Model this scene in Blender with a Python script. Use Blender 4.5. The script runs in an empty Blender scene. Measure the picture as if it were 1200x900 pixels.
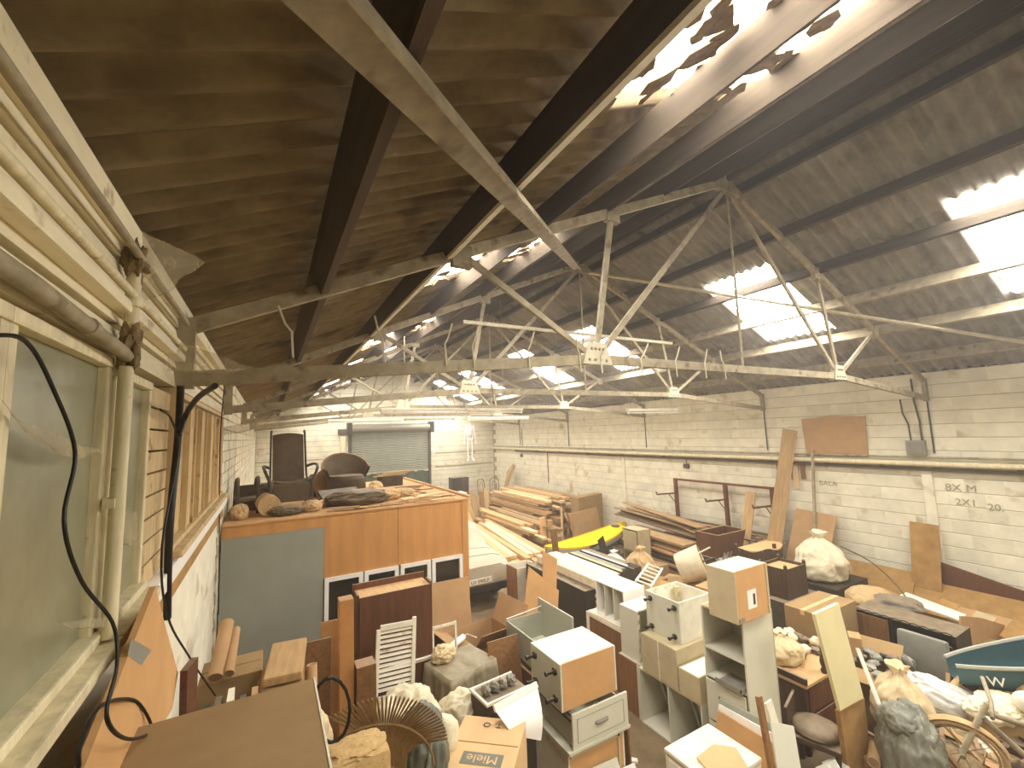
import bpy, bmesh, math, random
from mathutils import Vector, Matrix, noise
random.seed(7)
sc = bpy.context.scene
COL = sc.collection
V = Vector

# ------------------------------------------------------------------ camera
H = 3.5
FPX, YAW, PIT, ROLL = 503.53, .5143, .1111, -.0327
cy_, sy_, cp_, sp_ = math.cos(YAW), math.sin(YAW), math.cos(PIT), math.sin(PIT)
FW = V((sy_*cp_, cy_*cp_, sp_)); R0 = V((cy_, -sy_, 0)); U0 = R0.cross(FW)
RT = R0*math.cos(ROLL)+U0*math.sin(ROLL); UP = U0*math.cos(ROLL)-R0*math.sin(ROLL)
cam = bpy.data.cameras.new('camera'); camo = bpy.data.objects.new('camera', cam); COL.objects.link(camo)
cam.sensor_width = 36; cam.lens = 36*FPX/1200; cam.clip_start = .02; cam.clip_end = 200
m = Matrix((RT, UP, -FW)).transposed().to_4x4(); m.translation = V((0, 0, H)); camo.matrix_world = m
sc.camera = camo
def at(px, py, x=None, y=None, z=None):
    """the point of the building seen at a photograph position, on the plane x, y or z"""
    d = FW+RT*((px-600)/FPX)-UP*((py-450)/FPX)
    t = x/d.x if x is not None else y/d.y if y is not None else (z-H)/d.z
    return V((0, 0, H))+d*t

# ------------------------------------------------------------------ world, exposure
w = bpy.data.worlds.new('sky'); sc.world = w; w.use_nodes = True
bg = w.node_tree.nodes['Background']; bg.inputs[0].default_value = (.80, .90, 1, 1); bg.inputs[1].default_value = 1.0
hz = w.node_tree.nodes.new('ShaderNodeVolumeScatter'); hz.inputs['Color'].default_value = (1, .99, .97, 1); hz.inputs['Density'].default_value = .0068; hz.inputs['Anisotropy'].default_value = .55   # dust hanging in the air
w.node_tree.links.new(hz.outputs[0], w.node_tree.nodes['World Output'].inputs['Volume'])
vs = sc.view_settings; vs.view_transform = 'Standard'; vs.look = 'None'; vs.gamma = 1; vs.use_curve_mapping = False
vs.exposure = 0.7
ROOFLIGHT = 24.0        # daylight coming through a clean translucent roof sheet
cyc = sc.cycles
cyc.max_bounces = 8; cyc.volume_bounces = 1; cyc.diffuse_bounces = 5; cyc.glossy_bounces = 3; cyc.transmission_bounces = 4
cyc.transparent_max_bounces = 8; cyc.sample_clamp_indirect = 6; cyc.caustics_reflective = False; cyc.caustics_refractive = False
cyc.use_denoising = True

# ------------------------------------------------------------------ materials
def lin(h):
    c = [int(h[i:i+2], 16)/255 for i in (1, 3, 5)]
    return [x/12.92 if x <= .04045 else ((x+.055)/1.055)**2.4 for x in c]
MATS = {}
def mat(name, col, rough=.8, var=.22, scale=6, bump=.15, stretch=(1, 1, 1), rnd=.12, metal=0, spots=None, spec=.3, alpha=1, dust=0):
    if name in MATS: return MATS[name]
    M = bpy.data.materials.new(name); M.use_nodes = True; nt = M.node_tree; N = nt.nodes; L = nt.links
    b = N['Principled BSDF']; c = lin(col)
    b.inputs['Roughness'].default_value = rough; b.inputs['Metallic'].default_value = metal
    b.inputs['Specular IOR Level'].default_value = spec
    tc = N.new('ShaderNodeTexCoord'); mp = N.new('ShaderNodeMapping'); mp.inputs['Scale'].default_value = stretch
    L.new(tc.outputs['Object'], mp.inputs[0])
    oi = N.new('ShaderNodeObjectInfo'); ra = N.new('ShaderNodeVectorMath'); ra.operation = 'SCALE'; ra.inputs[0].default_value = (17, 31, 23); L.new(oi.outputs['Random'], ra.inputs['Scale']); L.new(ra.outputs[0], mp.inputs['Location'])
    no = N.new('ShaderNodeTexNoise'); no.inputs['Scale'].default_value = scale; no.inputs['Detail'].default_value = 6; no.inputs['Roughness'].default_value = .65
    L.new(mp.outputs[0], no.inputs[0])
    rp = N.new('ShaderNodeValToRGB'); rp.color_ramp.elements[0].position = .3; rp.color_ramp.elements[1].position = .7
    rp.color_ramp.elements[0].color = [max(0, x*(1-var)) for x in c]+[1]
    rp.color_ramp.elements[1].color = [min(1, x*(1+var*.8)) for x in c]+[1]
    L.new(no.outputs[0], rp.inputs[0]); out = rp.outputs[0]
    if spots:
        n2 = N.new('ShaderNodeTexNoise'); n2.inputs['Scale'].default_value = spots[1]; n2.inputs['Detail'].default_value = 4
        ad = N.new('ShaderNodeVectorMath'); L.new(tc.outputs['Object'], ad.inputs[0]); L.new(ra.outputs[0], ad.inputs[1]); L.new(ad.outputs[0], n2.inputs[0])
        r2 = N.new('ShaderNodeValToRGB'); r2.color_ramp.elements[0].position = spots[2]; r2.color_ramp.elements[1].position = spots[2]+.12
        L.new(n2.outputs[0], r2.inputs[0])
        mx = N.new('ShaderNodeMix'); mx.data_type = 'RGBA'; L.new(r2.outputs[0], mx.inputs[0]); L.new(out, mx.inputs[6]); mx.inputs[7].default_value = lin(spots[0])+[1]
        out = mx.outputs[2]
    if rnd:
        mr = N.new('ShaderNodeMapRange'); mr.inputs[3].default_value = 1-rnd; mr.inputs[4].default_value = 1+rnd
        L.new(oi.outputs['Random'], mr.inputs[0])
        vm = N.new('ShaderNodeVectorMath'); vm.operation = 'SCALE'; L.new(out, vm.inputs[0]); L.new(mr.outputs[0], vm.inputs['Scale']); out = vm.outputs[0]
    if name in ('black', 'charcoal', 'dark_wood', 'mahogany', 'brown_leather', 'brown_wood', 'orange_ply', 'rust'): dust = .55
    if dust:                                             # settled dust on what faces up
        ge = N.new('ShaderNodeNewGeometry'); sx = N.new('ShaderNodeSeparateXYZ'); L.new(ge.outputs['Normal'], sx.inputs[0])
        m1 = N.new('ShaderNodeMapRange'); m1.inputs[1].default_value = .55; m1.inputs[2].default_value = 1; m1.inputs[4].default_value = dust; L.new(sx.outputs[2], m1.inputs[0])
        m2 = N.new('ShaderNodeMath'); m2.operation = 'MULTIPLY'; L.new(m1.outputs[0], m2.inputs[0]); L.new(no.outputs[0], m2.inputs[1]); m3 = N.new('ShaderNodeMath'); m3.operation = 'MULTIPLY'; m3.inputs[1].default_value = 1.8; m3.use_clamp = True; L.new(m2.outputs[0], m3.inputs[0])
        md = N.new('ShaderNodeMix'); md.data_type = 'RGBA'; L.new(m3.outputs[0], md.inputs[0]); L.new(out, md.inputs[6]); md.inputs[7].default_value = lin('#a8957a')+[1]; out = md.outputs[2]
    L.new(out, b.inputs['Base Color'])
    if bump:
        bp = N.new('ShaderNodeBump'); bp.inputs['Strength'].default_value = bump; bp.inputs['Distance'].default_value = .02
        L.new(no.outputs[0], bp.inputs['Height']); L.new(bp.outputs[0], b.inputs['Normal'])
    b.inputs['Alpha'].default_value = alpha
    MATS[name] = M; return M
def emit(name, col, s):
    M = bpy.data.materials.new(name); M.use_nodes = True; nt = M.node_tree; nt.nodes.clear()
    o = nt.nodes.new('ShaderNodeOutputMaterial'); e = nt.nodes.new('ShaderNodeEmission'); e.inputs[0].default_value = lin(col)+[1]; e.inputs[1].default_value = s
    nt.links.new(e.outputs[0], o.inputs[0]); MATS[name] = M; return M
mat('block', '#e2dcc6', .85, .14, 3, .25, rnd=.06, spots=('#bdae90', 2.2, .6))
mat('mortar', '#a0957a', .95)
mat('cream_board', '#e4dabb', .55, .2, 7, .2, (1, .25, 1), rnd=.07, spots=('#8d7550', 7, .64))
mat('cream_frame', '#ddd2ae', .5, .2, 12, .15, (2, 2, .3), rnd=.05, spots=('#9a7c50', 14, .66))
mat('tan_frame', '#cdb487', .6, .25, 10, .2, (2, 2, .3), rnd=.06, spots=('#8a6a40', 10, .6))
mat('dusty_pane', '#8f8e72', .3, .3, 3, .1, rnd=.05, spec=.5)
mat('sheet', '#8a857a', .95, .34, 5, .35, (.5, 1, 1), rnd=.1, spots=('#6a6459', 1.6, .56))
mat('sheet_shaded', '#83745a', .95, .35, 7, .5, (.6, 1, 1), rnd=.1, spots=('#5c4f3a', 2.0, .55))  # darker copy of the roof sheet, the left slope's shade put into its colour
mat('dark_timber', '#463c30', .9, .4, 8, .2, (1, .1, 1))
mat('red_timber', '#54412c', .85, .4, 9, .3, (1, .1, 1), rnd=.2)
mat('steel_dusty', '#9c9077', .7, .3, 9, .25, rnd=.06, spots=('#6f5f47', 7, .58))
mat('steel_pale', '#c6bda3', .6, .2, 9, .15, rnd=.06)
mat('galv', '#918c80', .5, .2, 15, .1, metal=.3)
mat('shutter', '#98998a', .55, .12, 4, .05)
mat('concrete', '#8a775b', .9, .35, 2.2, .25, rnd=0, spots=('#6b5942', 1.1, .55))
mat('cardboard', '#b59168', .9, .1, 5, .06, rnd=.1)
mat('cardboard_dull', '#9c8058', .9, .12, 5, .06, rnd=.08)
mat('cardboard_pale', '#d6b283', .9, .08, 5, .06, rnd=.06)
mat('mdf', '#cc9f6b', .75, .1, 4, .05, rnd=.07, spots=('#b98347', 2, .66))
mat('orange_ply', '#c28c53', .7, .14, 3, .06, (3, 3, .4), rnd=.05)
mat('grey_board', '#959689', .85, .08, 3, .03, rnd=.03)
mat('sage', '#d0cebb', .45, .05, 4, .02, rnd=.05)
mat('sage_dark', '#aaaa99', .5, .06, 4, .02, rnd=.05)
mat('white', '#f3f1ea', .4, .05, 5, .02, rnd=.04)
mat('dusty_white', '#e9e3cf', .6, .12, 5, .05, rnd=.05, spots=('#b5a585', 6, .62))
mat('raw_board', '#c0b18d', .85, .12, 6, .05, rnd=.08)
mat('mahogany', '#65402c', .5, .3, 6, .08, (4, 4, .5), rnd=.1)
mat('dark_wood', '#4a382a', .55, .35, 6, .08, (4, 4, .5), rnd=.15)
mat('brown_wood', '#85603c', .6, .3, 6, .1, (5, 5, .4), rnd=.12)
mat('pine', '#cfa878', .75, .22, 7, .1, (4, .4, 4), rnd=.22)
mat('pine_dusty', '#a98b62', .85, .25, 7, .12, (4, .4, 4), rnd=.25)
mat('pine_pale', '#e2c79a', .7, .18, 7, .1, (4, .4, 4), rnd=.12)
mat('cream_panel', '#eadfae', .6, .06, 4, .02, rnd=.04)
mat('black', '#2d2820', .5, .3, 8, .1)
mat('black_rubber', '#17130f', .45, .3, 8, .05)
mat('charcoal', '#4a443a', .7, .3, 8, .1)
mat('brown_leather', '#5b4b36', .55, .25, 6, .1)
mat('grey_plastic', '#8e8c80', .6, .2, 5, .1)
mat('cover_cloth', '#bdb5a0', .8, .12, 4, .15, rnd=.02)
mat('grey_sheet', '#9a8f76', .45, .2, 9, .8)
mat('beige_sheet', '#d3bd94', .6, .18, 9, .8)
mat('hessian', '#c4a572', .95, .2, 40, .4)
mat('sack_cream', '#ddd2b4', .85, .16, 9, .8, rnd=.05)
mat('sack_tan', '#c2a377', .85, .2, 9, .8, rnd=.1)
mat('bag_grey', '#7d7d70', .35, .2, 9, .8, spec=.5)
mat('bag_white', '#d9d8d2', .35, .12, 9, .8, spec=.5)
mat('bag_green', '#63665a', .35, .2, 9, .8, spec=.5)
mat('yellow', '#f1cc14', .4, .08, 3, .03, rnd=0)
mat('hull_grey', '#a6a699', .5, .1, 3, .03, rnd=0)
mat('hull_blue', '#4f6270', .5, .15, 3, .03, rnd=0)
mat('boat_blue', '#44666e', .5, .2, 4, .05, rnd=0)
mat('red_plastic', '#c46a58', .5, .1, 5, .05)
mat('rust', '#6e3e26', .8, .35, 12, .2, rnd=.1)
mat('wicker', '#8b6f45', .8, .3, 14, .2)
mat('green_net', '#3e4a3c', .8, .3, 6, .2)
mat('chalk', '#a3987e', .9, .2, 30, 0, rnd=0)
mat('ink', '#4a4438', .9, .1, 5, 0, rnd=0)
mat('print_grey', '#77786a', .8, .08, 5, 0, rnd=0)
mat('dirt', '#7d6a4c', 1, .4, 20, .5)
mat('earth', '#a8834f', .95, .25, 5, .2, rnd=.08)
mat('blockwork_stain', '#c9b48e', .9, .2, 5, .2)
mat('web', '#b8a988', .95, .3, 14, .3, alpha=.45, rnd=.05)
emit('rooflight', '#fff9ef', ROOFLIGHT)

# ------------------------------------------------------------------ mesh helpers
class MB:
    def __init__(s): s.v = []; s.f = []
    def add(s, vs, fs):
        o = len(s.v); s.v += [V(p) for p in vs]; s.f += [[i+o for i in f] for f in fs]; return s
    def b(s, x0, y0, z0, x1, y1, z1):
        return s.add([(x0, y0, z0), (x1, y0, z0), (x1, y1, z0), (x0, y1, z0), (x0, y0, z1), (x1, y0, z1), (x1, y1, z1), (x0, y1, z1)],
                     [(3, 2, 1, 0), (4, 5, 6, 7), (0, 1, 5, 4), (1, 2, 6, 5), (2, 3, 7, 6), (3, 0, 4, 7)])
    def bar(s, a, c, w, t, n=(0, 0, 1)):
        """a bar from a to c, w wide across n, t thick along n"""
        a, c, n = V(a), V(c), V(n); d = (c-a).normalized(); sd = d.cross(n)
        if sd.length < 1e-4: sd = d.cross(V((1, 0, 0)))
        sd.normalize(); nn = sd.cross(d).normalized(); sd *= w/2; nn *= t/2
        vs = [p+q for p in (a, c) for q in (-sd-nn, sd-nn, sd+nn, -sd+nn)]
        return s.add(vs, [(3, 2, 1, 0), (4, 5, 6, 7), (0, 1, 5, 4), (1, 2, 6, 5), (2, 3, 7, 6), (3, 0, 4, 7)])
    def tube(s, pts, r, n=8, closed=False):
        pts = [V(p) for p in pts]; k = len(pts); rs = r if isinstance(r, (list, tuple)) else [r]*k
        ref = V((0, 0, 1)); vs = []; fs = []
        for i, p in enumerate(pts):
            a = pts[i-1] if (i > 0 or closed) else p; c = pts[(i+1) % k] if (i < k-1 or closed) else p
            d = (c-a).normalized()
            u = d.cross(ref)
            if u.length < .05: u = d.cross(V((1, 0, 0)))
            u.normalize(); w_ = u.cross(d); ref = w_ if abs(w_.dot(d)) < .5 else ref
            for j in range(n):
                t = 2*math.pi*j/n; vs.append(p+(u*math.cos(t)+w_*math.sin(t))*rs[i])
        for i in range(k if closed else k-1):
            for j in range(n):
                a, b_ = i*n+j, i*n+(j+1) % n; c = ((i+1) % k)*n
                fs.append((a, b_, c+(j+1) % n, c+j))
        if not closed: fs += [tuple(range(n))[::-1], tuple(range((k-1)*n, k*n))]
        return s.add(vs, fs)
    def lathe(s, prof, n=20, c=(0, 0, 0)):
        c = V(c); vs = []; fs = []
        for r, z in prof:
            for j in range(n):
                t = 2*math.pi*j/n; vs.append(c+V((r*math.cos(t), r*math.sin(t), z)))
        for i in range(len(prof)-1):
            for j in range(n):
                fs.append((i*n+j, i*n+(j+1) % n, (i+1)*n+(j+1) % n, (i+1)*n+j))
        fs += [tuple(range(n))[::-1], tuple(range((len(prof)-1)*n, len(prof)*n))]
        return s.add(vs, fs)
    def prism(s, poly, ext):
        ext = V(ext); k = len(poly); vs = [V(p) for p in poly]+[V(p)+ext for p in poly]
        fs = [tuple(range(k))[::-1], tuple(range(k, 2*k))]+[(i, (i+1) % k, k+(i+1) % k, k+i) for i in range(k)]
        return s.add(vs, fs)
    def grid(s, fn, nu, nv, wrap=False):
        vs = [fn(i/nu, j/nv) for i in range(nu+1) for j in range(nv+1)]
        fs = [(i*(nv+1)+j, (i+1)*(nv+1)+j, (i+1)*(nv+1)+j+1, i*(nv+1)+j+1) for i in range(nu) for j in range(nv)]
        return s.add(vs, fs)
    def xf(s, M, i0=0):
        for i in range(i0, len(s.v)): s.v[i] = M @ s.v[i]
        return s
    def mesh(s, name, m, smooth=False, bev=0):
        me = bpy.data.meshes.new(name); me.from_pydata([tuple(p) for p in s.v], [], s.f)
        bm = bmesh.new(); bm.from_mesh(me); bmesh.ops.recalc_face_normals(bm, faces=bm.faces)
        if bev: bmesh.ops.bevel(bm, geom=bm.edges[:], offset=bev, segments=2, affect='EDGES', profile=.6)
        bm.to_mesh(me); bm.free()
        if smooth: me.shade_smooth(); (len(me.polygons) < 2500) and me.set_sharp_from_angle(angle=.9)
        me.materials.append(MATS[m] if isinstance(m, str) else m); return me
def link(name, me, parent=None, loc=(0, 0, 0), rot=None):
    o = bpy.data.objects.new(name, me); COL.objects.link(o); o.location = loc
    if rot is not None: o.rotation_euler = rot
    if parent: o.parent = parent
    return o
def tag(o, label, cat, group=None):
    o['label'] = label; o['category'] = cat
    if group: o['group'] = group
    return o
def thing(name, label, cat, loc=(0, 0, 0), rot=(0, 0, 0), group=None):
    o = bpy.data.objects.new(name, None); o.empty_display_size = .1; COL.objects.link(o); o.location = loc
    o.rotation_euler = rot if isinstance(rot, (tuple, list)) else (0, 0, rot)
    return tag(o, label, cat, group)
def struct(name, label, me=None, parent=None):
    o = bpy.data.objects.new(name, me); COL.objects.link(o); o['kind'] = 'structure'; o['label'] = label; o['category'] = name.split('_')[0]
    return o
def part(parent, name, mb, m, smooth=False, bev=0, loc=(0, 0, 0), rot=None, stuff=False, label=None):
    o = link(name, mb.mesh(name, m, smooth, bev), parent, loc, rot)
    if stuff: o['kind'] = 'stuff'
    if label: o['label'] = label
    return o
def solo(name, label, cat, mb, m, smooth=False, bev=0, group=None):
    """a thing that is one mesh; the origin goes to the middle of its base"""
    xs = [p.x for p in mb.v]; ys = [p.y for p in mb.v]; z0 = min(p.z for p in mb.v)
    c = V(((min(xs)+max(xs))/2, (min(ys)+max(ys))/2, z0))
    mb.v = [p-c for p in mb.v]
    return tag(link(name, mb.mesh(name, m, smooth, bev), None, c), label, cat, group)
def copy_tree(o, parent=None):
    c = o.copy(); COL.objects.link(c); c.parent = parent
    for ch in list(o.children): copy_tree(ch, c)
    return c
def text_mesh(s, size, m, ext=.001):
    cu = bpy.data.curves.new('text', 'FONT'); cu.body = s; cu.size = size; cu.extrude = ext; cu.align_x = 'CENTER'; cu.resolution_u = 3
    o = bpy.data.objects.new('text', cu); COL.objects.link(o); bpy.context.view_layer.update()
    me = bpy.data.meshes.new_from_object(o); bpy.data.objects.remove(o); bpy.data.curves.remove(cu)
    me.materials.clear(); me.materials.append(MATS[m]); return me

# ------------------------------------------------------------------ the hall
XL, XR, YB, YF = -.47, 10.0, 19.88, -4.6
XM = (XL+XR)/2; ZE = 4.29; SL = .4532; ZR = ZE+(XR-XM)*SL; TH = math.atan(SL)
def roofz(x): return ZE+((x-XL) if x < XM else (XR-x))*SL

struct('floor', 'dusty brown concrete floor of the store', MB().b(XL-.3, YF, -.15, XR+.3, YB+.3, 0).mesh('floor', 'concrete'))

# right wall: painted concrete blocks
wr = struct('wall_right', 'white painted concrete block wall with pipes along it')
part(wr, 'joint_bed', MB().b(XR+.007, YF, 0, XR+.25, YB, ZE-.02), 'mortar')
blk = MB().prism([(.006, -.2249, -.1095), (.06, -.2249, -.1095), (.06, -.2249, .1095), (.006, -.2249, .1095), (0, -.2249, .103), (0, -.2249, -.103)], (0, .4498, 0)).mesh('block', 'block')
far = MB(); cand = []
for r in range(19):
    z = .113+r*.2265; off = .225 if r % 2 else 0
    for k in range(-1, 45):
        y = .2+off+k*.45
        if y > YB-.2: continue
        dx = random.uniform(-.002, .002)
        vis = at(1190, 500, x=XR).y-.3 < y
        if vis and z > .9 and len(cand) < 300 and y < 10.5: cand.append((XR+dx, y, z))
        elif z < ZE-.05: far.b(XR+dx, y-.2249, z-.1085, XR+.05, y+.2249, min(ZE-.03, z+.1085))
for c in cand: link('block', blk, wr, c)
part(wr, 'far_blocks', far, 'block', stuff=True)
for px, y0, z0, z1 in ((0, 3.12, .9, 2.68), (0, 10.55, .8, 2.65)):
    part(wr, 'pilaster', MB().b(XR-.035, y0-.07, z0, XR+.01, y0+.07, z1), 'block', bev=.005)
# back wall with the gable
wb = struct('wall_back', 'white painted end wall and gable with the shutter opening')
D0, D1, DZ = 3.05, 6.6, 3.72
part(wb, 'left_bay', MB().b(XL, YB, 0, D0, YB+.25, ZE), 'block')
part(wb, 'right_bay', MB().b(D1, YB, 0, XR+.25, YB+.25, ZE), 'block')
part(wb, 'lintel_bay', MB().b(D0, YB, DZ, D1, YB+.25, ZE), 'block')
part(wb, 'gable', MB().prism([(XL-.2, YB, ZE), (XR+.25, YB, ZE), (XM, YB, ZR+.1)], (0, .25, 0)), 'block')
jm = MB()
for r in range(1, 27):
    z = r*.225; x0, x1 = (XL, XR) if z < ZE else (XL+(z-ZE)/SL+.1, XR-(z-ZE)/SL-.1)
    for a, c in (((x0, D0), (D1, x1)) if z < DZ else ((x0, x1),)):
        jm.b(a, YB-.004, z-.006, c, YB+.01, z+.006)
part(wb, 'bed_joint', jm, 'mortar', stuff=True)
for z, x0, x1 in ((2.62, 6.9, 9.95), (1.98, 6.9, 9.95), (2.62, XL, 2.6)):
    part(wb, 'dado_rail', MB().b(x0, YB-.02, z-.02, x1, YB+.01, z+.02), 'mortar')
# wall behind the camera
wf = struct('wall_front', 'white painted wall at the near end behind the viewpoint')
part(wf, 'masonry', MB().b(XL-.2, YF-.25, 0, XR+.25, YF, ZE).prism([(XL-.2, YF-.25, ZE), (XR+.25, YF-.25, ZE), (XM, YF-.25, ZR+.1)], (0, .25, 0)), 'block')

# left wall: boarded, with a band of windows, then white brick
wl = struct('wall_left', 'cream boarded wall with a window band and white brick beyond')
YJ = 5.95
part(wl, 'core', MB().b(XL-.3, YF, 0, XL-.1, YJ, ZE), 'dirt')
part(wl, 'brick_wall', MB().b(XL-.3, YJ, 0, XL-.012, YB, ZE), 'mortar')
bb = MB()
for r in range(8, 34):
    z = .065+r*.13
    for k in range(62):
        y = YJ+.12+(r % 2)*.112+k*.225
        if y < YB-.12 and z < ZE-.06: bb.b(XL-.05, y-.107, z-.058, XL+random.uniform(-.004, .004), y+.107, z+.058)
part(wl, 'brick_facing', bb, 'block', stuff=True)
yb0, yb1 = .35, YJ
z = 3.80; i = 0
while z < ZE-.05:                                    # shiplap above the windows
    h = (.105, .06, .1, .07, .1, .06)[i % 6]; i += 1
    z1 = min(z+h, ZE)
    part(wl, 'shiplap_board', MB().prism([(XL-.1, yb0, z), (XL+.012, yb0, z+.004), (XL, yb0, z1-.01), (XL-.1, yb0, z1-.01)], (0, yb1-yb0, 0)), 'cream_board')
    z = z1
for k in range(12):                                    # boards below the sill
    z = 2.625-k*.19
    part(wl, 'wall_board', MB().prism([(XL-.1, .35, z-.185), (XL-.012, .35, z-.18), (XL-.02, .35, z), (XL-.1, .35, z)], (0, yb1-.35, 0)), 'block')
part(wl, 'fascia', MB().b(XL-.1, 2.45, 2.63, XL+.012, YJ+.3, 2.775), 'earth')
part(wl, 'sill', MB().b(XL-.1, 2.42, 2.775, XL+.05, YJ+.3, 2.865), 'white', bev=.004)
part(wl, 'eaves_plate', MB().b(XL-.05, YF, 4.19, XL+.045, YJ, 4.27), 'cream_board', bev=.006)
part(wl, 'wall_plate', MB().b(XL-.1, YJ, 4.15, XL+.02, YB, ZE), 'block')
part(wl, 'pipe_rail', MB().tube([(XL+.06, .35, 4.15), (XL+.06, 2.9, 4.15)], .013, 8), 'steel_dusty', True)
part(wl, 'ledge_rail', MB().b(XL, .35, 3.945, XL+.05, 3.0, 3.985), 'cream_board', bev=.008)
part(wl, 'ledge_pipe', MB().tube([(XL+.05, .35, 4.01), (XL+.05, 2.9, 4.01)], .014, 8), 'cream_frame', True)
part(wl, 'conduit', MB().tube([(XL+.045, .35, 3.83), (XL+.045, 1.2, 3.825), (XL+.045, 1.82, 3.80), (XL+.045, 1.95, 3.78)], .021, 8), 'steel_dusty', True)
part(wl, 'conduit_joint', MB().tube([(XL+.045, 1.5, 3.814), (XL+.045, 1.54, 3.812)], .025, 8), 'steel_dusty', True)
# pier between the windows and the far boarded window
pier = MB()
for k in range(9):
    pier.b(XL-.1, 2.46, 2.87+k*.1, XL-.0, 2.98, 2.87+k*.1+.09)
part(wl, 'pier_block', pier, 'tan_frame', stuff=True)

def window(n, y0, y1, z0, z1, mulls=(), fm='cream_frame', depth=.07, label=''):
    o = struct('window_%d' % n, label)
    t = .035
    part(o, 'head', MB().b(XL-.09, y0, z1-t, XL+.012, y1, z1), fm, bev=.006)
    s = MB().b(XL-.09, y0-.02, z0-.05, XL+.075, y1+.02, z0-.012); s.b(XL-.09, y0, z0-.012, XL+.03, y1, z0+.02)
    part(o, 'window_sill', s, fm, bev=.006)
    for y in (y0, y1-t): part(o, 'jamb', MB().b(XL-.09, y, z0, XL+.008, y+t, z1-t), fm, bev=.006)
    for y in mulls: part(o, 'mullion', MB().b(XL-.08, y-.02, z0, XL+.0, y+.02, z1-t), fm, bev=.005)
    ys = [y0+t]+[y for y in mulls]+[y1-t]
    for a, c in zip(ys[:-1], ys[1:]): part(o, 'pane', MB().b(XL-.03, a, z0+.01, XL-.02, c, z1-t), 'dusty_pane')
    return o
window(1, .42, 1.235, 2.90, 3.79, label='dusty window nearest the viewpoint, cut off by the frame edge')
window(2, 1.235, 1.89, 2.90, 3.79, label='dusty cream framed window behind the hanging black cable')
wn = window(3, 1.94, 2.45, 2.90, 3.77, label='narrow dusty window beside the white downpipe')
w4 = window(4, 3.02, YJ, 2.93, 3.80, fm='tan_frame', label='tan boarded window band beyond the black cable')
for k, y in enumerate((3.35, 3.62, 3.9, 4.2, 4.5, 4.85, 5.2, 5.55)):
    part(w4, 'boarding', MB().b(XL-.06, y-.13, 2.95, XL-.015+.02*(k % 2), y+.13, 3.74), 'tan_frame', bev=.004)
    part(w4, 'cover_strip', MB().b(XL-.05, y+.125, 2.95, XL+.02, y+.155, 3.74), 'tan_frame')
part(wl, 'boxed_post', MB().b(XL-.08, 2.9, 2.84, XL+.03, 3.02, 3.80), 'tan_frame', bev=.005)

# ------------------------------------------------------------------ roof: corrugated sheets
roof = struct('ceiling', 'corrugated cement roof sheets on timber purlins')
PITCH = .146
def sheet_mesh(name, ln, m):
    n = 7.5; st = 8
    def fn(u, v):
        y = u*n*PITCH*1.0; return V((0, y, .026*math.cos(2*math.pi*y/PITCH)+.026))+V((v*ln, 0, 0))
    g = MB().grid(fn, int(n*st), 1); return g.mesh(name, m, True)
LROW = [(0, 1.98), (1.86, 1.98), (3.72, 2.12)]       # distance up the slope, length
slope = (XM-XL)/math.cos(TH)
NS = int((YB-YF)/(PITCH*7))+1
SKY_R = [1.03, 3.62, 7.28, 10.9, 14.5, 18.0, -2.4]
ycs = [YF+i*PITCH*7 for i in range(NS)]
def nearest(yv): return min(range(NS), key=lambda i: abs(ycs[i]-yv))
sky_i = {nearest(y) for y in (.75, 3.65, 7.3, 10.9, 14.5, 18.1, -2.4)}
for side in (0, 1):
    mm = 'sheet' if side else 'sheet_shaded'
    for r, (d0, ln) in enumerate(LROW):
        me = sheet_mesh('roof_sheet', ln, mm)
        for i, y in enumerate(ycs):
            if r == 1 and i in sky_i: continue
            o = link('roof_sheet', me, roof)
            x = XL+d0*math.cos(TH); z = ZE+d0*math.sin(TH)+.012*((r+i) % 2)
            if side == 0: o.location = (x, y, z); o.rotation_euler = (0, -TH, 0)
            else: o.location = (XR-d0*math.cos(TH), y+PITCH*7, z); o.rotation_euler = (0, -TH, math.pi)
part(roof, 'ridge_cap', MB().tube([(XM, YF, ZR+.02), (XM, YB, ZR+.02)], .13, 8), 'sheet', True)
me = sheet_mesh('rooflight', 1.98, 'rooflight')
for i in sorted(sky_i):
    y = ycs[i]
    o = link('rooflight', me, roof, (XR-1.86*math.cos(TH), y+PITCH*7, ZE+1.86*math.sin(TH)), (0, -TH, math.pi)); o['label'] = 'bright translucent roof sheet'
    o = link('rooflight', me, roof, (XL+1.86*math.cos(TH), y, ZE+1.86*math.sin(TH)+.03), (0, -TH, 0)); o['label'] = 'grubby translucent roof sheet'
    # moss and netting lying under the left rooflights
    g = random.Random(i)
    deb = MB()
    for k in range(60):
        u = 1.9+g.random()**.7*1.9; yy = y+g.random()*1.02
        if g.random() < .35 and u < 2.7: continue
        s = g.uniform(.03, .13); p = V((XL+u*math.cos(TH), yy, ZE+u*math.sin(TH)-.012))
        q = [p+V((s*math.cos(a)*g.uniform(.5, 1.2), s*math.sin(a)*g.uniform(.5, 1.2), s*math.cos(a)*SL*.8)) for a in [j*1.05 for j in range(6)]]
        deb.prism(q, (0, 0, -.008))
    part(roof, 'moss_litter', deb, 'dirt', stuff=True)
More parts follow.
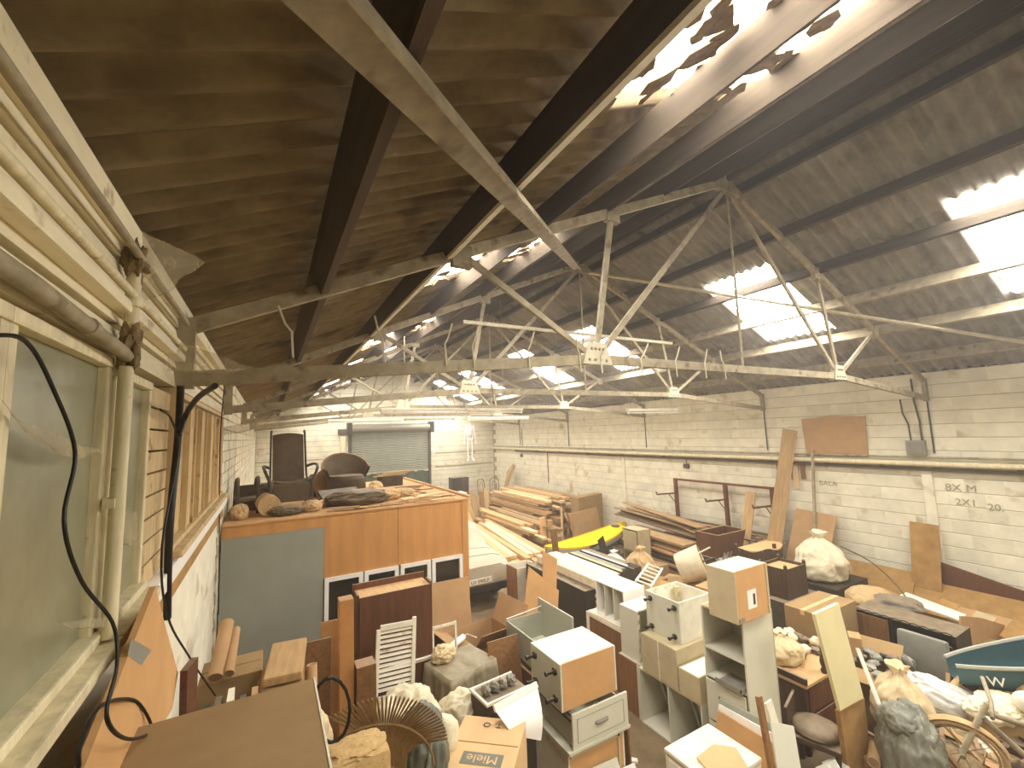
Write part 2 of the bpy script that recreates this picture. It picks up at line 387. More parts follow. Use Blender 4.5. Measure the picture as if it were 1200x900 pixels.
# purlins
PX = [.34, 1.2, 2.02, 2.83, 3.68, 4.55]
for side in (-1, 1):
    for k, p in enumerate(PX):
        x = XM+side*p; z = roofz(x)
        nrm = V((side*SL, 0, 1)).normalized(); a = V((x, YF, z))-nrm*.087; c = V((x, YB, z))-nrm*.087
        if side > 0 and k >= 3: m_ = 'steel_dusty'
        else: m_ = 'dark_timber'
        part(roof, 'purlin', MB().bar(a, c, .045, .165, nrm), m_)
        if side < 0 and k == 5: part(roof, 'purlin_edge_strip', MB().bar(a-nrm*.088, c-nrm*.088, .05, .015, nrm), 'red_timber')
        if side < 0 and k == 4: part(roof, 'purlin_edge_strip', MB().bar(a-nrm*.09, c-nrm*.09, .06, .02, nrm), 'steel_pale')  # light along this purlin's bottom edge, put in as a pale strip
part(roof, 'ridge_board', MB().b(XM-.03, YF, ZR-.22, XM+.03, YB, ZR), 'dark_timber')

# ------------------------------------------------------------------ steel roof trusses
RIV = MB().lathe([(.014, 0), (.012, .012)], 6).mesh('rivet', 'steel_dusty')
def truss(y, label, hooks=0, collar=False):
    t = thing('roof_truss', label, 'truss', (XM, y, 0), group=None)
    S = lambda a, c, w, nm, m_='steel_dusty', th=.05: part(t, nm, MB().bar(a, c, th, w, (0, 1, 0)) if False else MB().bar(a, c, w, th, (0, 1, 0)), m_)
    hx = XM-XL; AP = (0, 0, 6.44); 
    for s in (-1, 1):
        ft = (s*hx, 0, 4.13); S(ft, AP, .085, 'rafter')
        g = (s*2.2, 0, 4.13)
        S((s*hx, 0, 3.85), g, .085, 'tie_beam')
        S(g, (s*3.5, 0, 4.13+(hx-3.5)*(2.31/hx)), .05, 'strut', th=.03)
        S(g, (s*1.9, 0, 4.13+(hx-1.9)*(2.31/hx)), .055, 'queen_post', th=.03)
        S(g, (0, 0, 6.38), .055, 'diagonal', th=.03)
        part(t, 'gusset_plate', MB().prism([(s*2.2-.17, -.035, 4.08), (s*2.2+.17, -.035, 4.08), (s*2.2+.1, -.035, 4.28), (s*2.2-.1, -.035, 4.28)], (0, .07, 0)), 'steel_pale')
        if y < 8:
            for q in range(4):
                link('rivet', RIV, t, (s*2.2-.1+q*.066, -.035, 4.12), (math.pi/2, 0, 0)); link('rivet', RIV, t, (s*2.2-.07+q*.045, -.035, 4.22), (math.pi/2, 0, 0))
        part(t, 'node_plate', MB().b(s*1.9-.08, -.03, 5.5, s*1.9+.08, .03, 5.66), 'steel_dusty')
        part(t, 'node_plate', MB().b(s*3.5-.08, -.03, 4.78, s*3.5+.08, .03, 4.95), 'steel_dusty')
        part(t, 'heel_plate', MB().b(min(s*hx, s*(hx-.09)), -.03, 3.80, max(s*hx, s*(hx-.09)), .03, 4.2), 'steel_dusty')
        if s > 0: part(t, 'wall_rod', MB().tube([(hx-.02, 0, 2.9), (hx-.02, 0, 3.82)], .013, 6), 'charcoal')
    S((-2.2, 0, 4.13), (2.2, 0, 4.13), .085, 'tie_beam')
    S((0, 0, 6.4), (0, 0, 4.13), .02, 'king_rod', th=.02)
    part(t, 'apex_plate', MB().prism([(-.22, -.03, 6.30), (.22, -.03, 6.30), (.06, -.03, 6.50), (-.06, -.03, 6.50)], (0, .06, 0)), 'steel_dusty')
    for k in range(hooks):
        x = -4.6+k*.42+random.uniform(-.12, .12); a = random.uniform(-.1, .1)
        part(t, 'bent_hook', MB().tube([(x+.01, -.045, 4.0), (x, -.045, 4.16), (x+a*.5, -.05, 4.21), (x+a, -.07, 4.31)], .007, 5), 'steel_pale', True)
    if collar: S((-2.27, 0, 5.17), (2.27, 0, 5.17), .05, 'collar', 'steel_pale', .04)
    return t
for y, lb, hk, co in ((2.98, 'nearest full steel roof truss, with bent wire hooks on its tie beam', 11, False), (5.84, 'second steel roof truss, with a pale collar bar across it', 0, True),
                      (9.5, 'third steel roof truss, above the timber stacks', 0, False), (13.4, 'fourth steel roof truss, shortly before the last one', 0, False), (17.1, 'last steel roof truss, in front of the end gable', 0, False)):
    truss(y, lb, hk, co)
b0, b1 = V((-.24, .44, 4.17)), V((4.66, 5.78, 6.33)); bn = V((-SL, 0, 1)).normalized(); bs = (b1-b0).normalized().cross(bn).normalized()
part(roof, 'wind_brace', MB().bar(b0, b1, .115, .012, bn).bar(b0+bs*.055-bn*.03, b1+bs*.055-bn*.03, .012, .06, bn), 'steel_dusty', label='broad dusty flat steel brace')
part(roof, 'wind_brace', MB().bar((4.9, 5.75, 6.28), (9.6, 1.1, 4.28), .045, .03, (SL, 0, 1)), 'steel_pale')

# ------------------------------------------------------------------ fixtures on the walls
# right wall: pipes, conduits, boxes
p = thing('wall_pipe', 'long cream pipe on brackets running along the block wall', 'pipe', (XR-.1, 11, 2.72))
part(p, 'pipe_run', MB().tube([(0, -9.6, 0), (0, 8.7, 0)], .045, 10), 'cream_frame', True)
for k in range(11): part(p, 'bracket', MB().b(-.02, -9+k*1.7, -.06, .1, -8.96+k*1.7, -.03), 'rust')
solo('upper_pipe', 'thin grey pipe just above the long cream wall pipe', 'pipe', MB().tube([(XR-.06, 1.4, 2.83), (XR-.06, 19.6, 2.83)], .018, 8), 'steel_dusty', True)
solo('pipe_ledge', 'dark timber ledge under the long cream wall pipe', 'ledge', MB().b(XR-.09, 1.4, 2.60, XR-.006, 17.5, 2.645), 'dark_timber')
sb = thing('switch_box', 'grey metal switch box with two cables above the wall pipe', 'switch box', (XR-.001, 3.2, 2.86))
part(sb, 'casing', MB().b(-.1, -.13, 0, 0, .13, .26), 'grey_plastic', bev=.008)
part(sb, 'cover', MB().b(-.112, -.1, .03, -.1, .1, .22), 'galv', bev=.003)
part(sb, 'cable', MB().tube([(-.04, .06, .25), (-.04, .07, .55), (-.04, .13, .75), (-.04, .14, 1.0)], .013, 6), 'charcoal', True)
part(sb, 'cable', MB().tube([(-.04, -.09, .0), (-.04, -.09, .6), (-.04, -.05, .95), (-.04, -.05, 1.35)], .016, 6), 'charcoal', True)
for y, z, lb in ((8.1, 2.42, 'small black socket box hanging under the wall pipe near the rusty rack'), (17.0, 2.42, 'small black socket box under the wall pipe near the far corner')):
    sx = thing('socket_box', lb, 'socket', (XR-.001, y, z)); part(sx, 'casing', MB().b(-.05, -.09, -.06, 0, .09, .06), 'charcoal', bev=.006); part(sx, 'conduit', MB().tube([(-.02, 0, .05), (-.02, 0, .2)], .01, 6), 'charcoal', True)
for y, z0, z1, lb in ((16.9, 2.85, 3.6, 'thin dark conduit on the block wall close to the far corner'), (14.9, 1.4, 2.6, 'thin rusty conduit below the pipe behind the timber stack')):
    solo('conduit', lb, 'conduit', MB().tube([(XR-.02, y, z0), (XR-.02, y, z1)], .014, 6), 'rust', True)
c = at(935, 488, x=XR-.02); d = at(1012, 536, x=XR-.02)
pb = MB(); pb.prism([(XR-.012, 3.93, 2.80), (XR-.012, 5.02, 2.80), (XR-.012, 5.05, 3.57), (XR-.012, 4.5, 3.615), (XR-.012, 3.9, 3.585)], (-.015, 0, 0))
solo('pinboard', 'large tan cardboard sheet standing on the wall pipe', 'board', pb, 'cardboard')
for k, y in enumerate((5.62, 5.5, 5.4, 5.12)):
    solo('hanging_slat', 'short red-brown timber slat hung in a row under the wall pipe', 'slat', MB().b(XR-.045, y-.045, 2.30, XR-.02, y+.045, 2.60), 'brown_wood', group='red-brown slats under the pipe')
solo('hanging_slat', 'pale slat hung between the red-brown slats under the pipe', 'slat', MB().b(XR-.05, 5.22, 2.1, XR-.025, 5.32, 2.6), 'pine_pale')
def wall_text(s, y, z, size, label):
    me = text_mesh(s, size, 'chalk', .0005); o = link('chalk_writing', me, wr, (XR-.0075, y, z), (math.pi/2, 0, -math.pi/2)); o['label'] = label
wall_text('8X M', 2.72, 2.28, .17, 'faded handwriting 8X M'); wall_text('2X1', 2.68, 2.06, .15, 'faded handwriting 2X1'); wall_text('20.', 2.35, 2.02, .15, 'faded handwriting 20')
wall_text('BALA', 4.68, 2.20, .14, 'faded handwriting BALA')
# far wall: roller shutter
D_ = thing('roller_shutter', 'half raised grey roller shutter door in the end wall', 'shutter', ((D0+D1)/2, YB, 0))
hw = (D1-D0)/2
def cf(u, v): return V((-hw+2*hw*u, -.06+.018*math.cos(v*2*math.pi*24), 1.88+v*1.85))
part(D_, 'slat_curtain', MB().grid(cf, 1, 24*6), 'shutter', True)
part(D_, 'bottom_rail', MB().b(-hw, -.1, 1.84, hw, -.03, 1.9), 'steel_pale')
for s in (-1, 1):
    part(D_, 'guide_rail', MB().b(s*hw-.06, -.13, 0, s*hw+.06, 0, 3.7), 'charcoal'); part(D_, 'end_bracket', MB().b(s*(hw+.05)-.09, -.4, 3.62, s*(hw+.05)+.09, 0, 4.12), 'black', bev=.01)
part(D_, 'coil_drum', MB().tube([(-hw, -.2, 3.87), (hw, -.2, 3.87)], .17, 14), 'galv', True)
part(D_, 'motor_box', MB().b(-hw-.5, -.35, 3.6, -hw-.15, -.05, 3.85), 'charcoal', bev=.01)
solo('door_post', 'pale round steel post standing left of the roller shutter', 'post', MB().lathe([(.11, 0), (.11, 3.55)], 12, (2.68, YB-.62, 0)), 'cream_frame', True)
solo('tarpaulin', 'dark green tarpaulin hanging below the raised shutter', 'tarpaulin', MB().grid(lambda u, v: V((D0+.1+u*(D1-D0-.2), YB-.14+.05*math.sin(u*40)+.03*math.sin(u*17+v*5), .02+v*1.86)), 60, 6), 'green_net', True)
# paper skeleton hanging by the far wall
sk = thing('paper_skeleton', 'white paper skeleton decoration hanging by the end wall', 'decoration', (8.42, 19.2, 2.2))
part(sk, 'skull', MB().lathe([(.02, 1.82), (.08, 1.85), (.12, 1.95), (.12, 2.05), (.07, 2.13), (.01, 2.15)], 10), 'white', True)
part(sk, 'spine', MB().tube([(0, 0, 1.85), (0, 0, 1.05)], .03, 6), 'white')
for k in range(5): part(sk, 'rib', MB().tube([(-.2+k*.012, 0, 1.55-k*.09), (-.1, -.06, 1.6-k*.09), (0, -.08, 1.62-k*.09), (.1, -.06, 1.6-k*.09), (.2-k*.012, 0, 1.55-k*.09)], .028, 6), 'white', True)
part(sk, 'pelvis', MB().tube([(-.15, 0, 1.1), (-.08, -.04, 1.0), (0, 0, .97), (.08, -.04, 1.0), (.15, 0, 1.1)], .04, 6), 'white', True)
for s in (-1, 1):
    part(sk, 'arm_bone', MB().tube([(s*.2, 0, 1.66), (s*.26, 0, 1.3), (s*.3, 0, .95)], .025, 6), 'white'); part(sk, 'hand', MB().bar((s*.3, 0, .95), (s*.31, 0, .78), .08, .02, (0, 1, 0)), 'white')
    part(sk, 'leg_bone', MB().tube([(s*.1, 0, 1.0), (s*.12, 0, .55), (s*.1, 0, .12)], .032, 6), 'white'); part(sk, 'foot', MB().bar((s*.1, 0, .13), (s*.18, -.05, 0), .08, .03, (0, 1, 0)), 'white')
part(sk, 'hanging_string', MB().tube([(0, 0, 2.14), (0, 0, roofz(8.42)-2.22)], .008, 4), 'white')
# ceiling strip lights (switched off)
def batten(a, b, z, label, top):
    a, b = V((a[0], a[1], z)), V((b[0], b[1], z)); mid = (a+b)/2; L_ = (b-a).length; r = math.atan2(b.y-a.y, b.x-a.x)
    t = thing('strip_light', label, 'strip light', mid, r)
    part(t, 'housing', MB().b(-L_/2, -.05, .0, L_/2, .05, .06), 'dusty_white', bev=.008)
    part(t, 'tube', MB().tube([(-L_/2+.04, 0, -.03), (L_/2-.04, 0, -.03)], .016, 8), 'white', True)
    for s in (-1, 1): part(t, 'end_cap', MB().b(s*(L_/2-.03)-.02, -.02, -.05, s*(L_/2-.03)+.02, .02, .0), 'white')
    for s in (-.35, .35): part(t, 'suspension_chain', MB().tube([(s*L_, 0, .05), (s*L_, 0, roofz(mid.x+s*L_*math.cos(r))-.02-z)], .006, 5), 'steel_dusty')
batten((7.0, 7.15), (8.5, 7.05), 3.87, 'off-white strip light hanging alone near the block wall', 4.9)
batten((1.8, 8.25), (4.9, 8.25), 3.96, 'long pale double strip light hung over the site office', 5.0)
batten((1.4, 12.9), (3.5, 12.9), 3.95, 'dim strip light in front of the roller shutter', 5.0)
batten((5.6, 12.9), (7.9, 12.9), 3.97, 'bright strip light next to the hanging paper skeleton', 5.6)
# left wall: downpipe, cables, cobwebs
dp = thing('downpipe', 'cream vertical pipe fixed between the two nearest windows', 'pipe', (XL+.045, 1.875, 2.8))
part(dp, 'lower_pipe', MB().tube([(0, 0, .1), (0, 0, .96)], .021, 10), 'cream_frame', True)
part(dp, 'upper_pipe', MB().tube([(0, .02, 1.08), (0, .02, 1.30)], .021, 10), 'cream_frame', True)
part(dp, 'collar', MB().tube([(0, .02, 1.17), (0, .02, 1.2)], .028, 10), 'cream_frame', True)
part(dp, 'bracket', MB().b(-.03, -.03, .5, .0, .03, .53), 'cream_frame')
def blob(c, r, seed, amp=.3, n=3, sc_=2.0, flat=None, fold=0):
    bm = bmesh.new(); bmesh.ops.create_icosphere(bm, subdivisions=n, radius=1); g = V((seed*3.1, seed*1.7, seed*.9)); mb = MB(); r = V(r)
    for v in bm.verts:
        d = v.co.normalized(); k = 1+amp*(noise.noise(d*sc_+g)+.5*noise.noise(d*sc_*2.6+g)+.3*(abs(noise.noise(d*sc_*5+g))-.3))
        if fold:
            w_ = d+V((noise.noise(d*1.7+g), noise.noise(d*1.7+g*2), noise.noise(d*1.7+g*3)))*.5
            k += fold*((.35-abs(noise.noise(w_*1.5+g)))+.55*(.3-abs(noise.noise(w_*3.3+g*2)))+.25*(.3-abs(noise.noise(w_*7+g*2))))
        q = V((d.x*r.x*k, d.y*r.y*k, d.z*r.z*k))
        if flat is not None and q.z < -r.z*flat: q.z = -r.z*flat+(q.z+r.z*flat)*.05
        v.co = q
    mb.v = [V(c)+v.co for v in bm.verts]; mb.f = [[v.index for v in f.verts] for f in bm.faces]; bm.free(); return mb
part(dp, 'dirt_clump', blob((.0, .02, 1.03), (.03, .045, .085), 3, .5, 4), 'dirt', True)
part(dp, 'dirt_clump', blob((.0, .02, 1.33), (.03, .03, .07), 5, .6, 4), 'dirt', True)
def curve(pts, n=6):
    out = []; P = [V(p) for p in pts]; P = [P[0]*2-P[1]]+P+[P[-1]*2-P[-2]]
    for i in range(1, len(P)-2):
        for k in range(n):
            t = k/n; a, b, c, d = P[i-1:i+3]
            out.append(.5*((2*b)+(c-a)*t+(2*a-5*b+4*c-d)*t*t+(3*b-a-3*c+d)*t**3))
    return out+[P[-2]]
cab = [at(*q) for q in ()]
X0 = XL+.05
pts = [at(-20, 392, x=X0), at(30, 400, x=X0), at(62, 455, x=X0+.01), at(88, 530, x=X0+.02), at(75, 610, x=X0+.03), at(95, 680, x=X0+.05), at(132, 730, x=X0+.08), at(137, 780, x=X0+.1), at(125, 840, x=X0+.12), at(150, 866, x=X0+.12), at(178, 855, x=X0+.1), at(160, 822, x=X0+.08), at(120, 826, x=X0+.1), at(95, 870, x=X0+.1), at(92, 900, x=X0+.1)]
solo('black_cable', 'thick black cable hanging in a loop across the near window', 'cable', MB().tube(curve(pts), .0045, 6), 'black_rubber', True)
pts = [at(212, 452, x=XL+.06), at(208, 520, x=XL+.05), at(200, 600, x=XL+.05), at(197, 660, x=XL+.05), at(196, 725, x=XL+.05)]
solo('cable_bundle', 'black upright cable bundle between the boarded window and the pier', 'cable', MB().tube(curve(pts), .017, 8), 'black_rubber', True)
pts = [at(252, 452, x=-.2), at(232, 466, x=-.3), at(218, 486, x=-.38), at(210, 510, x=XL+.07)]
solo('curved_cable', 'short thick black cable curving up to the tie beam', 'cable', MB().tube(curve(pts), .013, 7), 'black_rubber', True)
pts = [at(188, 480, x=XL+.05), at(201, 492, x=XL+.05), at(209, 530, x=XL+.06), at(190, 640, x=XL+.06), at(196, 720, x=XL+.08), at(222, 770, x=XL+.14), at(252, 815, x=XL+.2)]
solo('thin_cable', 'thin black lead drooping from the pier towards the tube rolls', 'cable', MB().tube(curve(pts), .005, 6), 'black_rubber', True)
solo('wire_drop', 'thin dark wire running down the end of the boarded window', 'cable', MB().tube(curve([at(263, 452, x=XL+.03), at(258, 520, x=XL+.03), at(257, 640, x=XL+.03), at(256, 720, x=XL+.03)]), .006, 5), 'black_rubber', True)
def web(label, A, B, C, D, sag=.06, n=10):
    A, B, C, D = map(V, (A, B, C, D))
    def fn(u, v):
        p = (A*(1-u)+B*u)*(1-v)+(D*(1-u)+C*u)*v; k = math.sin(math.pi*u)*math.sin(math.pi*v)
        return p+V((.3, 0, -1))*sag*k+V((noise.noise(p*9), noise.noise(p*9+V((3, 0, 0))), noise.noise(p*9+V((0, 5, 0)))))*.012
    return solo('cobweb', label, 'cobweb', MB().grid(fn, n, n), 'web', True)
web('dusty cobweb fan between the eaves and the roof sheets', at(150, 262, x=XL+.02), at(240, 306, y=2.3), at(200, 340, y=2.1), at(165, 352, x=XL+.03), .04)
web('long dusty cobweb sheet on top of the near tie beam', at(200, 395, x=XL+.02), at(262, 418, y=2.7), at(300, 432, y=2.85), at(195, 436, x=XL+.02))
web('drooping dusty cobweb across the nearest window pane', at(0, 466, x=XL+.02), at(60, 527, x=XL+.03), at(122, 534, x=XL+.03), at(18, 488, x=XL+.02), .05)
web('small cobweb hanging in the narrow window', at(125, 603, x=XL+.03), at(160, 600, x=XL+.02), at(158, 632, x=XL+.02), at(145, 638, x=XL+.03))
web('brown dust web lying on the sill at the downpipe', at(72, 728, x=XL+.03), at(128, 722, x=XL+.08), at(126, 733, x=XL+.09), at(78, 736, x=XL+.06), .01)
web('cobweb hammock in the corner above the wicker chairs', at(262, 500, x=XL+.02), at(330, 488, y=5.9), at(300, 502, y=5.85), at(262, 510, x=XL+.02), .05)

# ------------------------------------------------------------------ builders for the stored goods
def board(name, label, cat, a, b, w_, t, m, n=(0, 0, 1), group=None, bev=0):
    """a straight board from a to b, w_ wide, t thick, its face towards n"""
    a, b, n = V(a), V(b), V(n); d = (b-a); L_ = d.length; d.normalize(); sd = d.cross(n).normalized(); nn = sd.cross(d)
    me = MB().b(-w_/2, -L_/2, -t/2, w_/2, L_/2, t/2).mesh(name, m, bev=bev)
    o = link(name, me); M = Matrix((sd, d, nn)).transposed().to_4x4(); M.translation = (a+b)/2; o.matrix_world = M
    return tag(o, label, cat, group)
def sheetpx(name, label, cat, px, m, y=None, x=None, z=None, t=.018, group=None):
    """a flat panel whose outline stands at its own distance (plane x, y or z)"""
    ps = [at(*q, x=x, y=y, z=z) for q in px]
    ext = (0, t, 0) if y is not None else (t, 0, 0) if x is not None else (0, 0, -t)
    return solo(name, label, cat, MB().prism(ps, ext), m, group=group)
def carton(name, label, loc, rz, w_, d, h, m='cardboard', flaps=None, tape=True, group=None, cat='box', tilt=(0, 0)):
    """cardboard box standing on loc (centre of its base); flaps: angles of the four open flaps, None = closed"""
    t = thing(name, label, cat, loc, (tilt[0], tilt[1], rz), group)
    if flaps is None:
        part(t, 'carton_body', MB().b(-w_/2, -d/2, 0, w_/2, d/2, h), m, bev=.006)
        if tape: part(t, 'packing_tape', MB().b(-w_/2-.002, -.025, h-.06, w_/2+.002, .025, h+.0015), 'cardboard_pale')
        part(t, 'flap_seam', MB().b(-w_/2+.01, -.003, h, w_/2-.01, .003, h+.003), 'cardboard_dull')
    else:
        e = .006; b_ = MB().b(-w_/2, -d/2, 0, w_/2, d/2, e); b_.b(-w_/2, -d/2, e, -w_/2+e, d/2, h); b_.b(w_/2-e, -d/2, e, w_/2, d/2, h); b_.b(-w_/2+e, -d/2, e, w_/2-e, -d/2+e, h); b_.b(-w_/2+e, d/2-e, e, w_/2-e, d/2, h)
        part(t, 'carton_body', b_, m)
        for k, an in enumerate(flaps):
            if an is None: continue
            ln = (w_ if k % 2 else d); fl = (d if k % 2 else w_)*.48
            f = MB().b(-ln/2+.01, 0, 0, ln/2-.01, .006, fl)
            pos = [(0, -d/2, h), (w_/2, 0, h), (0, d/2, h), (-w_/2, 0, h)]
            M = Matrix.Translation([(w_/2, 0, h), (0, d/2, h), (-w_/2, 0, h), (0, -d/2, h)][k]) @ Matrix.Rotation([-math.pi/2, 0, math.pi/2, math.pi][k], 4, 'Z') @ Matrix.Rotation(-math.radians(an), 4, 'X')
            part(t, 'flap', f.xf(M), m)
    return t
def carcass(name, label, loc, size, face='-x', mo='sage', mi='sage', shelves=(), divs=(), legs=None, rz=0, back='raw_board', top=None, group=None, tilt=(0, 0), side=None):
    """kitchen cabinet body of single boards; loc = its low x, low y, low z corner; one face open (None = closed by a door)"""
    W, D, Hh = size; t = thing(name, label, 'cabinet', loc, (tilt[0], tilt[1], rz), group); e = .018
    faces = {'-x': (0, 0, 0, e, D, Hh), '+x': (W-e, 0, 0, W, D, Hh), '-y': (e, 0, 0, W-e, e, Hh), '+y': (e, D-e, 0, W-e, D, Hh), '-z': (e, e, 0, W-e, D-e, e), '+z': (e, e, Hh-e, W-e, D-e, Hh)}
    nm = {'-x': 'side_panel', '+x': 'side_panel', '-y': 'end_panel', '+y': 'end_panel', '-z': 'bottom_panel', '+z': 'top_panel'}
    opp = {'-x': '+x', '+x': '-x', '-y': '+y', '+y': '-y', '-z': '+z', '+z': '-z'}
    for k, v in faces.items():
        if k == face: continue
        m_ = back if face and k == opp[face] else mo
        if k == '+z' and top: m_ = top
        if side and k in side: m_ = side[k]
        if k in ('-y', '+y') and face in ('-x', '+x', '-z', '+z', None): v = (0 if face != '-x' and '-x' == face else v[0], v[1], v[2], v[3], v[4], v[5])
        part(t, nm[k], MB().b(*v), m_, bev=.0015)
    for q in shelves: part(t, 'shelf', MB().b(e, e, q, W-e, D-e, q+e), mi)
    for q in divs: part(t, 'divider', MB().b(e, q, e, W-e, q+e, Hh-e), mi)
    if legs:
        ax, pts = legs
        for (u, v) in pts:
            if ax == '-x': M = Matrix.Translation((0, u, v)) @ Matrix.Rotation(-math.pi/2, 4, 'Y')
            elif ax == '-y': M = Matrix.Translation((u, 0, v)) @ Matrix.Rotation(math.pi/2, 4, 'X')
            else: M = Matrix.Translation((u, v, 0)) @ Matrix.Rotation(math.pi, 4, 'X')
            part(t, 'leg', MB().lathe([(.032, 0), (.032, .015), (.014, .025), (.014, .08), (.02, .085), (.02, .1)], 10).xf(M), 'black', True)
    return t
def sack(name, label, loc, r, m, seed, cat='sack', knot=True, amp=.28, sub=3, rz=0, group=None, tilt=(0, 0)):
    t = thing(name, label, cat, loc, (tilt[0], tilt[1], rz), group); hh = r[2]*1.75; ph = seed*1.3
    prof = [(0, .0), (0, .75), (.06, .92), (.22, 1.0), (.45, .98), (.65, .82), (.8, .58), (.9, .34), (.96, .2), (1.0, .17)]
    def fs(u, v):
        q = v*(len(prof)-1); i = min(int(q), len(prof)-2); f_ = q-i; z_ = prof[i][0]*(1-f_)+prof[i+1][0]*f_; k = prof[i][1]*(1-f_)+prof[i+1][1]*f_
        a_ = u*2*math.pi; d = V((math.cos(a_), math.sin(a_), z_*2)); g_ = V((ph, ph*.7, 0))
        w_ = a_+.5*noise.noise(d*1.5+g_)*(1-abs(2*u-1)**8); fo = (.25+z_)*(.05*math.sin(w_*8+ph)+.035*math.sin(w_*15+ph*2))+amp*.55*noise.noise(d*1.4+g_)+amp*.35*(.3-abs(noise.noise(d*3+g_)))
        k *= 1+fo
        return V((math.cos(a_)*r[0]*k, math.sin(a_)*r[1]*k, z_*hh*(1+.12*noise.noise(V((d.x, d.y, 0))*1.3+g_))))
    part(t, 'sack_body', MB().grid(fs, 96, 45), m, True)
    if knot:
        part(t, 'gathered_neck', MB().grid(lambda u, v: V((math.cos(u*6.2832), math.sin(u*6.2832), 0))*(r[0]*(.17+.16*v)*(1+.18*v*math.sin(u*6.2832*5+ph)))+V((.04*v, .02*v, hh*(.97+.13*v+.02*v*math.sin(u*6.2832*3)))), 40, 6), m, True)
    return t
def drape(name, label, loc, rz, w_, d, h, m, seed, mtop=None, cat='covered box'):
    """a box under a loose dust sheet: the sheet, its folds, and the box below"""
    t = thing(name, label, cat, loc, rz)
    n = 120
    def fn(u, v):
        a = u*2*math.pi; c, s = math.cos(a), math.sin(a); k = 1/max(abs(c), abs(s))
        x, y = c*k*w_/2, s*k*d/2; cor = max(0, min(abs(c), abs(s))*1.414-.72)/.28
        if v < .4: q = v/.4; p = V((x*q, y*q, h+.02*noise.noise(V((x*q*5, y*q*5, seed)))-.025*max(0, .5-abs(x*q/w_*4))*(1-q)))
        else:
            q = (v-.4)/.6; fold = q**.7*(.04*math.sin(a*7+seed)+.035*math.sin(a*13+seed*2+q*2)+.02*math.sin(a*29+q*3)); fl = 1+.12*q+.3*cor*q
            p = V((x*fl+c*fold, y*fl+s*fold, h*(1-q)+.004))
        return p
    part(t, 'dust_sheet', MB().grid(fn, n, 30), m, True)
    part(t, 'covered_crate', MB().b(-w_/2+.03, -d/2+.03, 0, w_/2-.03, d/2-.03, h-.03), 'cardboard_dull')
    return t
def crumple(name, label, loc, r, m, seed, cat, amp=.5, rz=0, group=None):
    mb = blob((0, 0, r[2]*.75), r, seed, amp*.4, 5, 1.4, .75, amp*.6); o = link(name, mb.mesh(name, m, True), None, loc, (0, 0, rz)); return tag(o, label, cat, group)

# ------------------------------------------------------------------ site office
OY = 6.2
of = thing('site_office', 'orange plywood site office with a grey left panel and white windows', 'office', (1.07, OY, 0))
ox = -1.07
part(of, 'grey_panel', MB().b(XL+.01+ox, 0, 0, .65+ox, .04, 2.36), 'grey_board')
part(of, 'fascia_strip', MB().b(XL+.01+ox, -.004, 2.36, .65+ox, .04, 2.5), 'orange_ply')
for x0, x1 in ((.652, 1.6), (1.604, 2.56)):
    part(of, 'ply_panel', MB().b(x0+ox, 0, 1.72, x1+ox, .04, 2.5), 'orange_ply'); part(of, 'ply_panel', MB().b(x0+ox, 0, 0, x1+ox, .04, 1.02), 'orange_ply')
part(of, 'corner_post', MB().b(2.56+ox, -.01, 0, 2.66+ox, .1, 2.5), 'orange_ply', bev=.004)
part(of, 'side_wall', MB().b(2.6+ox, .1, 0, 2.65+ox, 3.6, 2.5), 'orange_ply'); part(of, 'back_wall', MB().b(XL+.01+ox, 3.56, 0, 2.6+ox, 3.6, 2.5), 'orange_ply')
part(of, 'roof_deck', MB().b(XL+.01+ox, -.02, 2.5, 2.7+ox, 3.65, 2.525), 'mdf')
part(of, 'roof_edge', MB().b(2.66+ox, -.02, 2.525, 2.71+ox, 3.65, 2.56), 'pine')
for x0, x1 in ((.66, 1.13), (1.15, 1.6), (1.63, 2.06), (2.08, 2.55)):
    f = MB(); e = .05
    for q in ((x0, 1.02, x0+e, 1.72), (x1-e, 1.02, x1, 1.72), (x0+e, 1.02, x1-e, 1.02+e), (x0+e, 1.72-e, x1-e, 1.72)): f.b(q[0]+ox, -.03, q[1], q[2]+ox, .05, q[3])
    fr = part(of, 'window_frame', f, 'white')
    part(fr, 'window_pane', MB().b(x0+e+ox, .01, 1.02+e, x1-e+ox, .02, 1.72-e), 'office_glass' if 'office_glass' in MATS else mat('office_glass', '#2b2a22', .12, .3, 3, 0, spec=.6))
